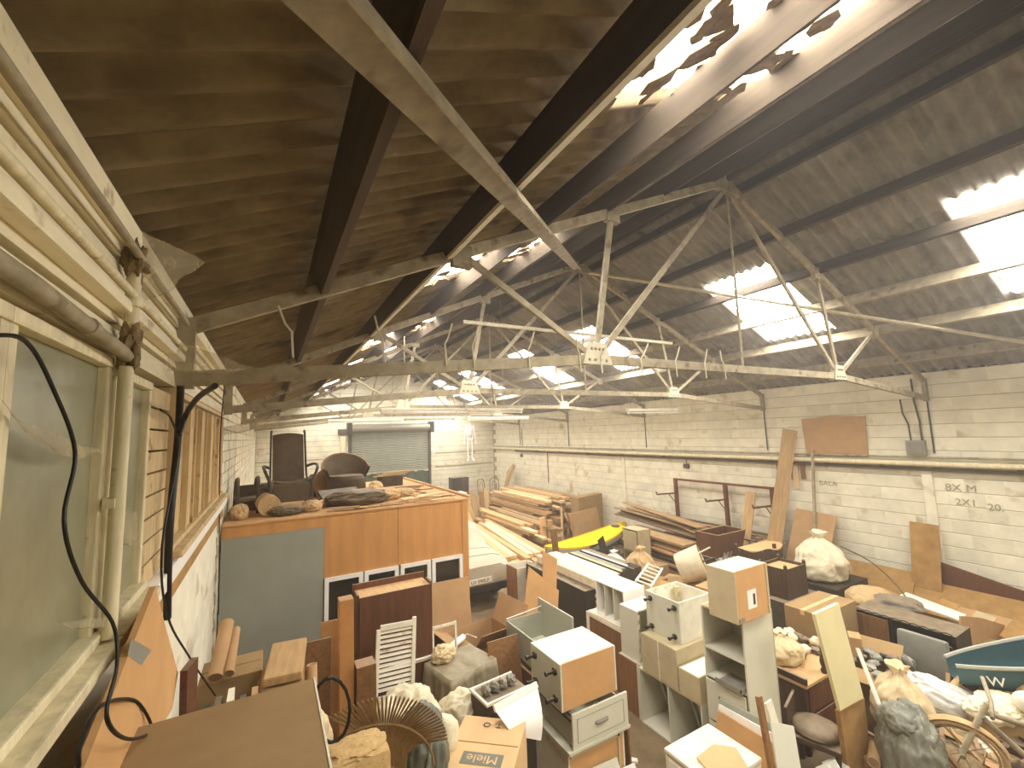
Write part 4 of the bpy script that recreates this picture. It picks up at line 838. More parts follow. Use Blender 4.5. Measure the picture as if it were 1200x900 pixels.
board('cupboard_front', 'sage cabinet door with rounded corners leaning by the white strip', 'door', at(925, 905, y=2.2), at(916, 848, y=2.3), .2, .018, 'sage', (-.4, -1, .3), bev=.004)
for k in range(3): board('cupboard_front', 'white drawer front stacked at the bottom edge of the picture', 'door', (4.35+.12*k, 2.1, .02), (4.5+.12*k, 2.45, .32), .2, .018, 'white', (-1, -.3, .3), group='white drawer fronts at the bottom')
solo('plaster_chip', 'small white chip lying on the bare floor between the piles', 'chip', MB().prism([(3.4, 3.75, 0), (3.46, 3.7, 0), (3.49, 3.74, 0), (3.44, 3.8, 0)], (0, 0, .02)), 'white')

# ------------------------------------------------------------------ boards and cabinets behind the piles
c = carcass('black_cabinet', 'black ribbed cabinet carrying the long white boards', (4.42, 5.7, 0), (.58, 1.8, .95), None, 'black')
for k in range(9): part(c, 'rib', MB().b(.2, -.025, .06+.095*k, .5, 0, .11+.095*k), 'raw_board', bev=.004)
solo('foam_slab', 'thick cream slab lying along the black ribbed cabinet', 'slab', MB().b(4.6, 5.6, .953, 5.08, 7.4, 1.1), 'sack_cream', bev=.02)
for k in range(5): board('long_board', 'long thin board lying beside the cream slab', 'board', (5.2+.14*k, 5.8+.08*k, 1.042), (5.2+.14*k, 7.3, 1.042), .13, .02, ('dusty_white', 'pine_pale', 'grey_plastic', 'white', 'charcoal')[k], group='long white boards')
for k in range(2): board('dark_pole', 'thin black pole lying among the long white boards', 'pole', (5.27+.28*k, 5.75, 1.066), (5.27+.28*k, 7.25, 1.066), .025, .025, 'black', group='black poles on the white boards')
c = carcass('crate', 'dark crate under the long white boards', (5.12, 5.9, 0), (.75, 1.3, 1.03), None, 'dark_timber')
sheetpx('mdf_sheet', 'large orange MDF sheet with a clipped corner standing upright', 'panel', [(620, 664), (655, 692), (649, 805), (604, 795)], 'mdf', y=5.35)
sheetpx('mdf_sheet', 'smaller MDF sheet standing behind the clipped one', 'panel', [(636, 645), (653, 655), (651, 742), (637, 735)], 'mdf', y=5.62)
board('grey_board', 'grey board leaning beside the clipped MDF sheet', 'panel', (3.88, 5.3, .01), (3.9, 5.62, .72), .26, .018, 'grey_plastic', (0, -1, .3))
c = carcass('white_carton', 'small white open box behind the MDF sheets', (4.25, 7.6, 0), (.5, .4, .85), '+z', 'dusty_white', side={'-x': 'brown_wood'}); 
board('long_board', 'pine board standing upright at the end of the low timber stack', 'board', (5.55, 8.0, .01), (5.5, 8.1, 1.35), .14, .04, 'brown_wood', (0, -1, .1))
sack('paper_sack', 'tan paper sack slumped behind the ribbed white cabinet', (6.35, 6.4, .6), (.3, .28, .3), 'sack_tan', 31)
sack('plastic_bag', 'white plastic bag next to the tan paper sack', (5.98, 6.75, .75), (.24, .2, .18), 'bag_white', 32, 'bag')
carton('cardboard_box', 'dull carton under the tan paper sack', (6.35, 6.5, 0), .1, .8, .8, .6, 'cardboard_dull', tape=False)
lt = thing('lattice_rack', 'white lattice rack lying askew on top of the clutter', 'rack', (5.7, 5.55, 1.0), (.25, 0, .55))
for s in (-.12, .12): part(lt, 'side_rail', MB().b(-.5, s-.015, 0, .5, s+.015, .03), 'dusty_white')
for k in range(6): part(lt, 'rung', MB().b(-.46+.18*k, -.12, .005, -.43+.18*k, .12, .025), 'dusty_white')
carton('cardboard_box', 'reddish crate under the white lattice rack', (5.6, 5.1, 0), .2, .8, .7, .9, 'earth', tape=False)
t = thing('tub_stool', 'round padded tub on its side with sticks poking out', 'tub', (6.9, 5.95, .8), (1.2, .2, .6))
part(t, 'tub_wall', MB().lathe([(.24, 0), (.27, .05), (.31, .45), (.29, .45), (.26, .1), (.02, .08)], 22), 'sack_cream', True); part(t, 'tub_lining', MB().lathe([(.285, .44), (.25, .12), (.02, .1)], 22), 'galv', True)
part(t, 'rim', MB().tube([(.3*math.cos(k*.3142), .3*math.sin(k*.3142), .455) for k in range(20)], .015, 6, True), 'pine_pale', True)
for k in range(3): part(t, 'stick', MB().tube([(-.1+.1*k, .1-.1*k, .1), (-.25+.25*k, .2-.2*k, .7)], .015, 6), ('dusty_white', 'black', 'dark_wood')[k])
carton('cardboard_box', 'dull brown crate under the padded tub', (6.85, 5.85, 0), .3, .9, .9, .55, 'pine_dusty', tape=False)
t = thing('engine_part', 'grey cast metal machine part on the clutter', 'machine part', (7.4, 5.3, .75)); part(t, 'casting', blob((0, 0, .16), (.2, .16, .16), 41, .35, 3), 'galv', True); part(t, 'flywheel', MB().lathe([(.05, -.02), (.16, -.03), (.17, 0), (.16, .03), (.05, .02)], 16, (0, 0, 0)).xf(Matrix.Translation((.05, -.16, .2)) @ Matrix.Rotation(math.pi/2, 4, 'X')), 'galv', True)
for k in range(3): part(t, 'stud', MB().tube([(-.1+.1*k, 0, .25), (-.08+.1*k, -.05, .42)], .015, 6), 'galv')
t = thing('slatted_crate', 'orange slatted crate below the machine part', 'crate', (7.1, 5.1, 0), .15)
for z_ in (.12, .3, .48, .66):
    part(t, 'slat', MB().b(-.55, -.3, z_-.06, .55, -.28, z_+.06), 'orange_ply'); part(t, 'slat', MB().b(-.55, .28, z_-.06, .55, .3, z_+.06), 'orange_ply'); part(t, 'slat', MB().b(-.56, -.28, z_-.06, -.54, .28, z_+.06), 'orange_ply')
part(t, 'crate_floor', MB().b(-.55, -.29, .72, .55, .29, .74), 'orange_ply'); part(t, 'crate_end', MB().b(.54, -.28, .06, .56, .28, .72), 'orange_ply')

# ------------------------------------------------------------------ rusty cantilever rack and boards along the block wall
rk = thing('cantilever_rack', 'rusty steel cantilever rack along the block wall', 'rack', (9.85, 7.0, 0))
for y in (-1.25, -.1, 1.4):
    part(rk, 'upright', MB().b(-.04, y-.04, 0, .04, y+.04, 2.08), 'rust')
    for z_ in (.5, .95, 1.68):
        part(rk, 'arm', MB().tube([(-.03, y, z_), (-.75, y, z_+.03), (-.78, y, z_+.1)], .022, 6), 'rust')
        part(rk, 'arm_brace', MB().tube([(-.03, y-.02, z_-.3), (-.3, y, z_)], .012, 5), 'rust')
part(rk, 'top_rail', MB().b(-.03, -1.3, 2.03, .03, 1.45, 2.08), 'rust')
rg = random.Random(8)
for l, z_ in enumerate((.56, 1.01)):
    for k in range(7):
        board('rack_board', 'long dark board resting on the arms of the rusty rack', 'board', (9.15+.1*k, 5.6+rg.uniform(-.3, .3), z_+.03*(k % 3)), (9.15+.1*k, 8.6+rg.uniform(-.2, .5), z_+.03*(k % 3)), .12, .025, rg.choice(['dark_wood', 'pine_dusty', 'brown_wood', 'mahogany']), group='boards on the rusty rack')
for k in range(9):
    z_ = 1.08+.034*k; board('rack_board', 'warped board in the pile heaped under the rack arms', 'board', (8.55+.09*(k % 4), 6.8+rg.uniform(-.3, .2), z_*.9), (8.75+.12*(k % 5), 9.4+rg.uniform(-.4, .3), z_), .2, .022, rg.choice(['dark_wood', 'brown_wood', 'pine_dusty', 'mahogany']), group='warped boards by the rack')
for k in range(10):
    z_ = .1+.085*k; board('stacked_board', 'broad dusty board in the low pile in front of the rusty rack', 'board', (8.3+.06*(k % 3), 6.75+rg.uniform(-.1, .2), z_), (8.5+.06*(k % 3), 9.1+rg.uniform(-.3, .2), z_), .55, .05, rg.choice(['pine_dusty', 'brown_wood', 'dark_wood', 'pine']), group='boards piled before the rack')
c = carcass('drawer_box', 'dark mahogany drawer box with an open top, near the rusty rack', (8.25, 6.03, .72), (.98, .55, .48), '+z', 'mahogany', 'pine', back='brown_wood')
part(c, 'pale_rim', MB().b(0, 0, .47, .98, .03, .483).b(0, .52, .47, .98, .55, .483).b(0, .03, .47, .03, .52, .483).b(.95, .03, .47, .98, .52, .483), 'pine_dusty')
c = carcass('trunk', 'low dark trunk under the mahogany drawer box', (8.2, 5.1, 0), (.85, 1.5, .718), None, 'dark_wood')
t = thing('demilune_table', 'half round dark table top with a scalloped apron', 'table', (8.75, 5.62, .72))
half = [(.62*math.cos(a), -.5*math.sin(a), 0) for a in [math.pi*k/16 for k in range(17)]]
part(t, 'table_top', MB().prism([(x, y, .3) for x, y, z in half], (0, 0, .03)), 'pine'); part(t, 'apron', MB().grid(lambda u, v: V((.62*math.cos(math.pi*u), -.5*math.sin(math.pi*u), .33*v+.03*math.cos(u*20)*v)), 40, 2).grid(lambda u, v: V((.60*math.cos(math.pi*u), -.48*math.sin(math.pi*u), .33*v)), 40, 2), 'dark_wood', True)
for x in (-.58, 0, .58): part(t, 'leg', MB().b(x-.03, -.05-.42*(x == 0), 0, x+.03, .0-.42*(x == 0), .42), 'dark_wood', bev=.008)
part(t, 'moulding', MB().tube([(.625*math.cos(math.pi*k/16), -.505*math.sin(math.pi*k/16), .12) for k in range(17)], .012, 5), 'brown_wood', True)
board('tall_board', 'tall tan plank leaning high against the wall pipe', 'plank', (9.2, 5.5, .72), (9.82, 5.22, 3.35), .27, .04, 'pine_dusty', (-.9, -.5, .2))
board('tall_board', 'shorter grey-tan plank standing by the rusty rack', 'plank', (9.0, 6.0, .72), (9.55, 6.05, 1.98), .2, .04, 'pine_dusty', (-1, -.2, .3))
board('thin_pole', 'thin grey pole leaning on the wall pipe under the cardboard sheet', 'pole', (9.55, 4.85, .6), (9.88, 4.85, 2.92), .045, .045, 'steel_dusty', (-1, 0, .2))
for k, (y0, m_, lb) in enumerate(((5.1, 'cardboard', 'tan cardboard sheet leaning on the wall beside the tall plank'), (4.75, 'cardboard', 'second tan cardboard sheet leaning to the right of the first'))):
    board('cardboard_sheet', lb, 'sheet', (9.5, y0+.1, .6), (9.9, y0, 1.66-.02*k), .42, .02, m_, (-1, 0, .4))
sack('paper_sack', 'large cream crumpled sack slumped against the wall boards', (8.95, 4.45, .66), (.45, .42, .42), 'sack_cream', 51, amp=.35)
c = carcass('packing_case', 'dusty dark case under the large cream sack', (8.45, 4.0, 0), (1.1, .95, .65), None, 'dark_timber')
c = carcass('dark_chest', 'dark wooden chest with a carved rim behind the brown carton', (7.45, 4.25, .62), (.6, .46, .48), '+z', 'dark_wood', 'pine', back='pine')
part(c, 'inner_lining', MB().b(.02, .02, .40, .58, .44, .43), 'pine'); 
for q in ((.0, .0), (.56, .0), (.56, .42), (0, .42)): part(c, 'corner_scroll', MB().prism([(q[0], q[1], .47), (q[0]+.04, q[1], .47), (q[0]+.04, q[1], .51), (q[0]+.02, q[1], .55), (q[0], q[1], .53)], (0, .04, 0)), 'dark_wood')
c = carcass('trunk', 'black trunk under the carved dark chest', (7.3, 4.15, 0), (.95, .75, .618), None, 'charcoal')
# hardboard and flattened cartons along the foot of the block wall
board('hardboard_sheet', 'brown hardboard panel upright against the block wall', 'panel', (9.72, 3.25, .45), (9.9, 3.22, 1.7), .38, .02, 'earth', (-1, 0, .15))
sheetpx('mahogany_board', 'long mahogany board on edge along the foot of the wall', 'board', [(1097, 657), (1215, 698), (1215, 740), (1097, 680)], 'mahogany', x=9.86, t=.03)
for k, (y0, y1, xb, zb, m_, lb) in enumerate(((4.9, 3.4, 9.25, .05, 'earth', 'tan hardboard sheet leaning low under the brown panel, farther half'), (3.4, 1.5, 9.15, .05, 'earth', 'tan hardboard sheet leaning low under the mahogany board'), (2.9, 1.3, 8.75, .03, 'cardboard', 'flattened carton leaning in front of the tan hardboard'))):
    board('hardboard_sheet', lb, 'sheet', (xb, (y0+y1)/2, zb), (9.86, (y0+y1)/2, .84-.1*k), y0-y1, .018, m_, (-1, 0, .8))
for k in range(6):
    y = 3.7-.38*k; board('torn_carton', 'torn scrap of carton strewn along the foot of the wall', 'scrap', (9.0-.1*(k % 2), y, .36+.05*(k % 3)), (9.35, y-.1, .58+.03*(k % 3)), .22, .012, rg.choice(['cardboard', 'earth', 'cardboard_dull', 'raw_board']), (-1, 0, 1.4), group='carton scraps at the wall foot')
solo('ornate_board', 'pale printed paper strip lying on the heap by the wall', 'paper strip', MB().prism([at(1048, 700, z=.72), at(1062, 694, z=.72), at(1132, 720, z=.72), at(1126, 727, z=.72)], (0, 0, -.02)), 'dusty_white')
sheetpx('carton_sheet', 'torn tan carton side standing on the heap before the mahogany board', 'sheet', [(1126, 722), (1150, 724), (1188, 736), (1190, 758), (1128, 766)], 'cardboard', y=2.32, t=.02)
crumple('brown_cushion', 'brown stuffed cushion on the heap behind the black unit', (8.35, 3.5, .55), (.38, .3, .18), 'sack_tan', 61, 'cushion', .2)
solo('steel_strap', 'thin dark steel strap arching over the heap by the wall', 'strap', MB().tube(curve([at(985, 640, x=9.3), at(1020, 658, x=9.0), at(1050, 685, x=8.7), at(1070, 713, x=8.4)]), .012, 5), 'charcoal', True)
solo('folded_cloth', 'dark grey cloth folded over the heap by the paper strip', 'cloth', blob((8.0, 3.0, .86), (.3, .3, .07), 62, .3, 3), 'charcoal', True)
carton('cardboard_box', 'dusty low crate carrying the heap by the wall', (8.35, 3.1, 0), 0, .95, 1.5, .55, 'cardboard_dull', tape=False)
carton('cardboard_box', 'dusty low crate under the torn carton side', (8.3, 2.05, 0), 0, .95, .58, .45, 'cardboard_dull', tape=False)
# black unit with a grey seat leaning in it
c = carcass('black_sideboard', 'low black unit with a brown panel, right of the brown carton', (7.22, 2.2, 0), (.5, 1.05, .88), '-x', 'black', 'black', divs=(.62,), back='black')
part(c, 'brown_panel', MB().b(.01, .66, .3, .03, 1.03, .84), 'brown_wood'); part(c, 'beaded_edge', MB().tube([(-.01, .02+.05*k, .9+.012*(k % 2)) for k in range(21)], .012, 5), 'charcoal')
t = thing('upholstered_shell', 'grey upholstered seat back with a white strip, leaning in the black unit', 'seat', (7.06, 2.48, .28), (0, .15, 0)); part(t, 'cushion', MB().b(-.08, -.24, .06, .04, .24, .56), 'grey_plastic', True, bev=.04); part(t, 'white_strip', MB().b(-.1, -.2, -.02, -.02, .22, .06), 'dusty_white', bev=.01); part(t, 'rear_shell', MB().b(.04, -.25, -.2, .09, .25, .5), 'black', bev=.01)
carton('storage_crate', 'black crate below the grey seat back', (7.0, 2.5, 0), 0, .36, .6, .26, 'black', tape=False)
carton('cardboard_box', 'squat brown carton with a rounded lid behind the cream panel', (6.75, 3.43, .48), 0, .92, .47, .52, 'cardboard_dull', tape=True)
carton('cardboard_box', 'dull crate under the squat brown carton', (6.75, 3.5, 0), 0, 1.0, .7, .48, 'cardboard_dull', tape=False)

# ------------------------------------------------------------------ right foreground
sheetpx('cream_sheet', 'tall cream panel leaning over the dark sideboard', 'panel', [(955, 720), (983, 707), (1012, 817), (985, 833)], 'cream_panel', y=2.3, t=.03)
sheetpx('chipboard_sheet', 'tan chipboard standing below the cream panel', 'board', [(984, 834), (1013, 818), (1024, 915), (996, 915)], 'earth', y=2.32, t=.04)
t = thing('sideboard', 'dark carved sideboard with a tan top in front of the brown carton', 'sideboard', (5.45, 3.12, 0))
part(t, 'body', MB().b(-.42, -.32, .12, .42, .3, .7), 'dark_wood', bev=.01); part(t, 'table_top', MB().b(-.45, -.36, .7, .45, .34, .735), 'pine', bev=.006); part(t, 'gallery_rail', MB().b(-.45, -.36, .735, -.42, .34, .80).b(-.42, .31, .735, .45, .34, .8), 'dark_wood')
part(t, 'finial', MB().lathe([(.02, .73), (.035, .76), (.02, .79), (.035, .84), (.03, .9), (.015, .95), (.025, .98), (.005, 1.02)], 10, (-.02, -.33, 0)), 'dark_wood', True)
for sx in (-.38, .38):
    for sy in (-.28, .26): part(t, 'leg', MB().lathe([(.03, 0), (.04, .05), (.025, .12)], 8, (sx, sy, 0)), 'dark_wood', True)
part(t, 'drawer', MB().b(-.36, -.335, .42, .36, -.32, .66), 'mahogany', bev=.006); part(t, 'drawer', MB().b(-.36, -.335, .15, .36, -.32, .39), 'mahogany', bev=.006)
sack('cloth_bag', 'pinkish cloth bag lying on the dark sideboard', (5.35, 3.2, .74), (.26, .22, .15), 'beige_sheet', 81, 'bag', amp=.3)
t = thing('dining_chair', 'dark chair with a brown seat in front of the sideboard', 'chair', (4.85, 2.62, 0), .3)
part(t, 'seat', blob((0, 0, .46), (.22, .22, .06), 5, .1, 3), 'brown_leather', True); part(t, 'seat_frame', MB().b(-.22, -.22, .38, .22, .22, .43), 'dark_wood', bev=.01); part(t, 'backrest', MB().b(-.2, .2, .45, .2, .23, .66), 'dark_wood', bev=.01)
for sx in (-.19, .19):
    for sy in (-.19, .19): part(t, 'leg', MB().b(sx-.02, sy-.02, 0, sx+.02, sy+.02, .39), 'dark_wood')
def rubbish(names, n, cx, cy, rx, ry, z, label, group, seed, ms, s=1.0):
    g = random.Random(seed); used = []
    for k in range(n*6):
        if len(used) >= n: break
        r = (g.uniform(.04, .1)*s, g.uniform(.03, .08)*s, g.uniform(.025, .06)*s); x, y = cx+g.uniform(-rx, rx), cy+g.uniform(-ry, ry); R_ = max(r[:2])*.9
        if any(math.hypot(x-a, y-b) < R_+c_ for a, b, c_ in used): continue
        used.append((x, y, R_))
        tag(link('rubbish_lump', blob((0, 0, r[2]*.8), r, seed+k, .2, 3, 1.8, None, .5).mesh('rubbish_lump', g.choice(ms), True), None, (x, y, z), (0, 0, g.uniform(0, 3))), label, 'rubbish', group)
rubbish(0, 16, 5.75, 3.25, .3, .22, .74, 'small brown rubbish lump heaped at the back of the dark sideboard', 'rubbish on the sideboard', 100, ['brown_leather', 'sack_tan', 'charcoal', 'sack_cream', 'grey_plastic'])
carton('cardboard_box', 'brown carton with a torn tan flap right of the cream panel', (6.35, 2.72, 0), .2, .5, .5, .62, 'cardboard_dull', flaps=(60, None, 100, None))
rubbish(0, 22, 6.35, 2.65, .3, .3, .62, 'small rubbish lump heaped on the carton right of the cream panel', 'rubbish right of the cream panel', 140, ['brown_leather', 'grey_plastic', 'sack_cream', 'galv', 'charcoal', 'pine_dusty'])
carton('cardboard_box', 'small tan box standing on edge in the rubbish', (6.3, 2.85, .68), .5, .2, .12, .22, 'cardboard', tape=False)
board('white_stick', 'cream painted stick leaning across the rubbish right of the cream panel', 'stick', at(1005, 760, y=2.45), at(1032, 830, y=2.2), .045, .02, 'dusty_white', (0, -1, .2))
sack('plastic_bag', 'clear crumpled plastic bag between the stick and the long white bag', (5.95, 2.32, .25), (.3, .26, .32), 'beige_sheet', 83, 'bag', amp=.4)
t = thing('plastic_bag', 'long shiny white plastic sack lying by the black crate', 'bag', (6.3, 2.12, .36), (0, .35, -.75)); part(t, 'sack_body', blob((0, 0, .16), (.44, .19, .17), 84, .1, 5, 1.6, None, .3), 'bag_white', True); part(t, 'tied_end', MB().lathe([(.03, 0), (.06, .08), (.02, .1)], 8).xf(Matrix.Translation((.42, 0, .14)) @ Matrix.Rotation(math.pi/2, 4, 'Y')), 'bag_white', True)
t = thing('plastic_bag', 'grey rubbish bag hanging open at the bottom right', 'bag', (5.2, 2.0, .12), (0, 0, .4)); part(t, 'sack_body', blob((0, 0, .3), (.3, .22, .4), 85, .12, 5, 1.6, None, .45), 'bag_grey', True); part(t, 'bag_mouth', blob((-.1, .05, .66), (.16, .12, .1), 86, .15, 4, 1.4, None, .25), 'bag_grey', True)
crumple('rubble_heap', 'dusty heap of swept rubble under the bags at the right', (6.0, 1.9, 0), (1.0, .5, .24), 'dirt', 15, 'rubble', .25)['kind'] = 'stuff'
pipe_roll('paper_tube', 'short cream tube end poking out under the chipboard cabinet', (4.95, 2.2, .35), (5.2, 2.28, .36), .05, 'cardboard_pale')
carton('storage_crate', 'small wooden block box beside the grey rubbish bag', (5.2, 2.3, 0), .2, .3, .25, .3, 'pine_dusty', tape=False)
# blue boat, pale cloth, bicycle
bt = thing('dinghy', 'blue dinghy with a white letter on its side', 'boat', (7.19, 1.44, .55), (.1, -.2, -.75))
def bh(u): return .36*math.sin(math.pi*min(1, u*.5+.02))**.6
def bz(u): return .52-.05*u
part(bt, 'hull', MB().grid(lambda u, v: V((-.85+2.4*u, -math.cos(math.pi*v)*bh(u), bz(u)-(bz(u)-.02)*math.sin(math.pi*v)**.45*(.45+.55*min(1, u*2.2)))), 40, 20), 'boat_blue', True)
part(bt, 'rim', MB().tube([(-.85+2.4*k/20, -bh(k/20)-.01, bz(k/20)) for k in range(21)], .02, 6).tube([(-.85+2.4*k/20, bh(k/20)+.01, bz(k/20)) for k in range(21)], .02, 6), 'hull_grey', True, stuff=True)
part(bt, 'stripe', MB().tube([(.22+1.2*k/10, -bh(.446+.5*k/10)*.99-.012, .34) for k in range(11)], .01, 5), 'dusty_white', True)
o = link('letter', text_mesh('W', .13, 'white', .003), bt, (-.6, -.19, .35), (1.45, 0, -.45))
carton('storage_crate', 'plain crate under the blue dinghy', (7.25, 1.36, 0), -.75, .9, .4, .52, 'cardboard_dull', tape=False)
crumple('dust_cloth', 'cream crumpled cloth thrown over the frame by the blue dinghy', (6.38, 1.7, .53), (.3, .18, .11), 'sack_cream', 91, 'cloth', .45, -.3)
crumple('sack_bundle', 'tan rolled bundle behind the cream cloth', (6.72, 1.5, .56), (.14, .13, .15), 'sack_tan', 92, 'bundle', .2)
carton('cardboard_box', 'dull box carrying the cream cloth and the tan bundle', (6.5, 1.66, 0), -.5, .7, .34, .55, 'cardboard_dull', tape=False)
bk = thing('bicycle', 'rusty dust covered bicycle tangled in the right corner heap', 'bicycle', (5.66, 1.42, .22), (.2, 0, -1.25))
def wheel(cx, cz, r):
    part(bk, 'tyre', MB().tube([(cx+r*math.cos(k*math.pi/12), 0, cz+r*math.sin(k*math.pi/12)) for k in range(24)], .024, 8, True), 'sack_tan', True)
    rm = part(bk, 'rim', MB().tube([(cx+(r-.04)*math.cos(k*math.pi/12), 0, cz+(r-.04)*math.sin(k*math.pi/12)) for k in range(24)], .01, 6, True), 'steel_dusty', True)
    for k in range(10): part(rm, 'spoke', MB().tube([(cx, 0, cz), (cx+(r-.04)*math.cos(k*.628), 0, cz+(r-.04)*math.sin(k*.628))], .004, 4), 'steel_dusty')
    part(bk, 'hub', MB().tube([(cx, -.06, cz), (cx, .06, cz)], .02, 8), 'steel_dusty', True)
wheel(-.35, .3, .27); wheel(.62, .3, .27)
for nm, pts, r in (('fork', [(-.35, 0, .3), (-.15, 0, .85)], .024), ('top_tube', [(-.18, 0, .75), (.3, 0, .72)], .022), ('down_tube', [(-.2, 0, .7), (.18, 0, .3)], .024), ('seat_tube', [(.18, 0, .3), (.32, 0, .85)], .02), ('chain_stay', [(.18, 0, .3), (.62, 0, .3)], .014), ('seat_stay', [(.3, 0, .7), (.62, 0, .3)], .012), ('handlebar', [(-.15, -.26, .9), (-.13, 0, .87), (-.15, .26, .9)], .016)):
    part(bk, nm, MB().tube(pts, r, 7), 'steel_dusty' if nm != 'fork' else 'steel_pale', True)
part(bk, 'saddle', blob((.34, 0, .88), (.14, .07, .035), 7, .1, 2), 'brown_leather', True)
part(bk, 'mudguard', MB().grid(lambda u, v: V((-.35+.31*math.cos(.3+2.2*u), -.035+.07*v, .3+.31*math.sin(.3+2.2*u))), 16, 2), 'sack_tan', True)
rubbish(0, 26, 6.05, 1.75, .8, .36, .22, 'dusty rubbish lump in the heap around the bicycle', 'rubbish around the bicycle', 180, ['sack_tan', 'brown_leather', 'sack_cream', 'pine_dusty', 'grey_plastic', 'earth'])
rubbish(0, 16, 6.0, 1.72, .85, .38, .32, 'larger dusty lump on top of the heap around the bicycle', 'larger lumps around the bicycle', 400, ['brown_leather', 'sack_tan', 'dark_wood', 'sack_cream', 'brown_wood'], 1.7)
for k, (x, y, rz_, m_, lb) in enumerate(((5.95, 1.98, .4, 'pine_dusty', 'broken pine box in the heap below the long white sack'), (6.35, 1.55, .9, 'dark_wood', 'small dark wooden box in the heap behind the bicycle'), (5.75, 1.62, .2, 'cardboard', 'crushed tan box behind the bicycle wheel'), (6.15, 1.82, 1.2, 'mahogany', 'small red-brown drawer tipped in the heap'))):
    carton('scrap_box', lb, (x, y, .28), rz_, .22, .16, .16, m_, flaps=(140, None, 100, None), tilt=(.25, .15))
g = random.Random(44)
for k in range(24):
    x, y = g.uniform(5.2, 7.0), g.uniform(1.5, 2.2); a = g.uniform(0, 3.1); L_ = g.uniform(.25, .6); dz = g.uniform(.0, .25)
    board('scrap_stick', 'broken stick stuck in the heap around the bicycle', 'stick', (x-math.cos(a)*L_/2, y-math.sin(a)*L_/2, .28), (x+math.cos(a)*L_/2, y+math.sin(a)*L_/2, .3+dz), .035, .03, g.choice(['pine_dusty', 'dusty_white', 'brown_wood', 'pine_pale']), group='sticks in the bicycle heap')
solo('white_ball', 'off-white round float at the right edge of the heap', 'float', blob((6.42, 1.5, .75), (.1, .1, .1), 3, .05, 3), 'dusty_white', True)
solo('pipe_elbow', 'tan pipe elbow beside the blue dinghy bow', 'pipe', MB().tube(curve([(6.5, 2.05, .62), (6.6, 2.0, .7), (6.75, 1.98, .68), (6.95, 1.95, .55)]), .035, 8), 'sack_tan', True)

# ------------------------------------------------------------------ in front of the office
t = thing('headboard_unit', 'red-brown cabinet on end with a tan top before the office windows', 'cabinet', (1.17, 4.62, 0))
part(t, 'front_panel', MB().b(-.36, -.02, .02, .36, .0, 1.93), 'mahogany', bev=.004); part(t, 'side_panel', MB().b(-.38, 0, .02, -.36, .16, 1.95), 'mahogany'); part(t, 'side_panel', MB().b(.36, 0, .02, .38, .16, 1.95), 'mahogany'); part(t, 'top_panel', MB().b(-.36, 0, 1.9, .36, .28, 1.92), 'pine'); part(t, 'back_panel', MB().b(-.38, .27, 0, .38, .29, 1.98), 'mahogany')
part(t, 'skirting', MB().b(-.38, -.05, .02, .40, -.02, 1.22), 'mahogany'); part(t, 'pale_moulding', MB().b(-.38, -.055, 1.2, .40, -.02, 1.225), 'dusty_white')
ls_ = thing('louvre_shutter', 'white louvred shutter leaning on the red-brown cabinet', 'shutter', (1.05, 4.28, .72), (-.08, .06, 0))
for s in (-1, 1): part(ls_, 'stile', MB().b(s*.17-.018, -.015, 0, s*.17+.018, .015, 1.0+.03*s), 'dusty_white', bev=.003)
for z_ in (.02, .36, .96): part(ls_, 'rail', MB().b(-.152, -.013, z_, .152, .013, z_+.045), 'dusty_white')
for k in range(22):
    z_ = .09+k*.0405
    if .33 < z_ < .42: continue
    part(ls_, 'louvre_slat', MB().b(-.152, -.014, -.003, .152, .014, .003).xf(Matrix.Translation((0, 0, z_)) @ Matrix.Rotation(.7, 4, 'X')), 'dusty_white')
carton('cardboard_box', 'tan carton under the white louvred shutter', (1.05, 4.15, 0), 0, .5, .5, .72, 'cardboard', tape=False)
board('pine_post', 'tall orange pine post standing left of the red-brown cabinet', 'post', (.56, 3.62, .01), (.545, 3.68, 2.27), .1, .12, 'orange_ply', (0, -1, .02))
board('pine_post', 'short broad timber block beside the tall pine post', 'post', (.69, 3.6, .01), (.68, 3.63, 1.79), .14, .14, 'brown_wood', (0, -1, .02))
for k, (x, y, w_, h, m_, lb) in enumerate(((.42, 4.9, .3, 1.52, 'brown_wood', 'brown board standing behind the tall pine post'), (.62, 5.1, .25, 1.6, 'orange_ply', 'orange board standing right of the brown one'), (.8, 5.2, .2, 1.75, 'raw_board', 'grey-tan board standing by the office window'))):
    board('leaning_board', lb, 'board', (x, y-.15, .01), (x+.02, y, h), w_, .03, m_, (0, -1, .1))
pipe_roll('paper_tube', 'cream tube with a rolled end standing by the brown board', (.33, 3.5, 1.0), (.31, 3.62, 1.88), .035, 'cardboard_pale', inner='sack_tan')
# cartons right of the red-brown cabinet
carton('cardboard_box', 'large open carton with spread flaps beside the covered car', (2.4, 5.2, 0), .12, .7, .66, 1.0, 'cardboard', flaps=(25, 150, 60, 40))
carton('cardboard_box', 'second open carton in front of the large one', (1.72, 5.12, 0), -.06, .4, .4, .95, 'cardboard', flaps=(70, 20, None, 130))
board('carton_sheet', 'flattened carton leaning on the office wall under the last window', 'sheet', (2.1, 5.8, .05), (2.12, 6.1, 1.42), .95, .012, 'cardboard', (0, -1, .2))
board('carton_sheet', 'pinkish-grey board leaning behind the small white frame', 'sheet', (1.72, 5.5, .02), (1.72, 5.75, 1.5), .36, .015, 'grey_plastic', (0, -1, .2))
t = thing('wire_rack', 'small white wire rack leaning on the pinkish board', 'rack', (1.68, 4.66, .95), (-.1, 0, 0))
for x in (-.16, -.1, .16): part(t, 'stile', MB().b(x-.012, -.008, 0, x+.012, .008, .5), 'dusty_white')
for z_ in (0, .47): part(t, 'rail', MB().b(-.16, -.008, z_, .16, .008, z_+.025), 'dusty_white')
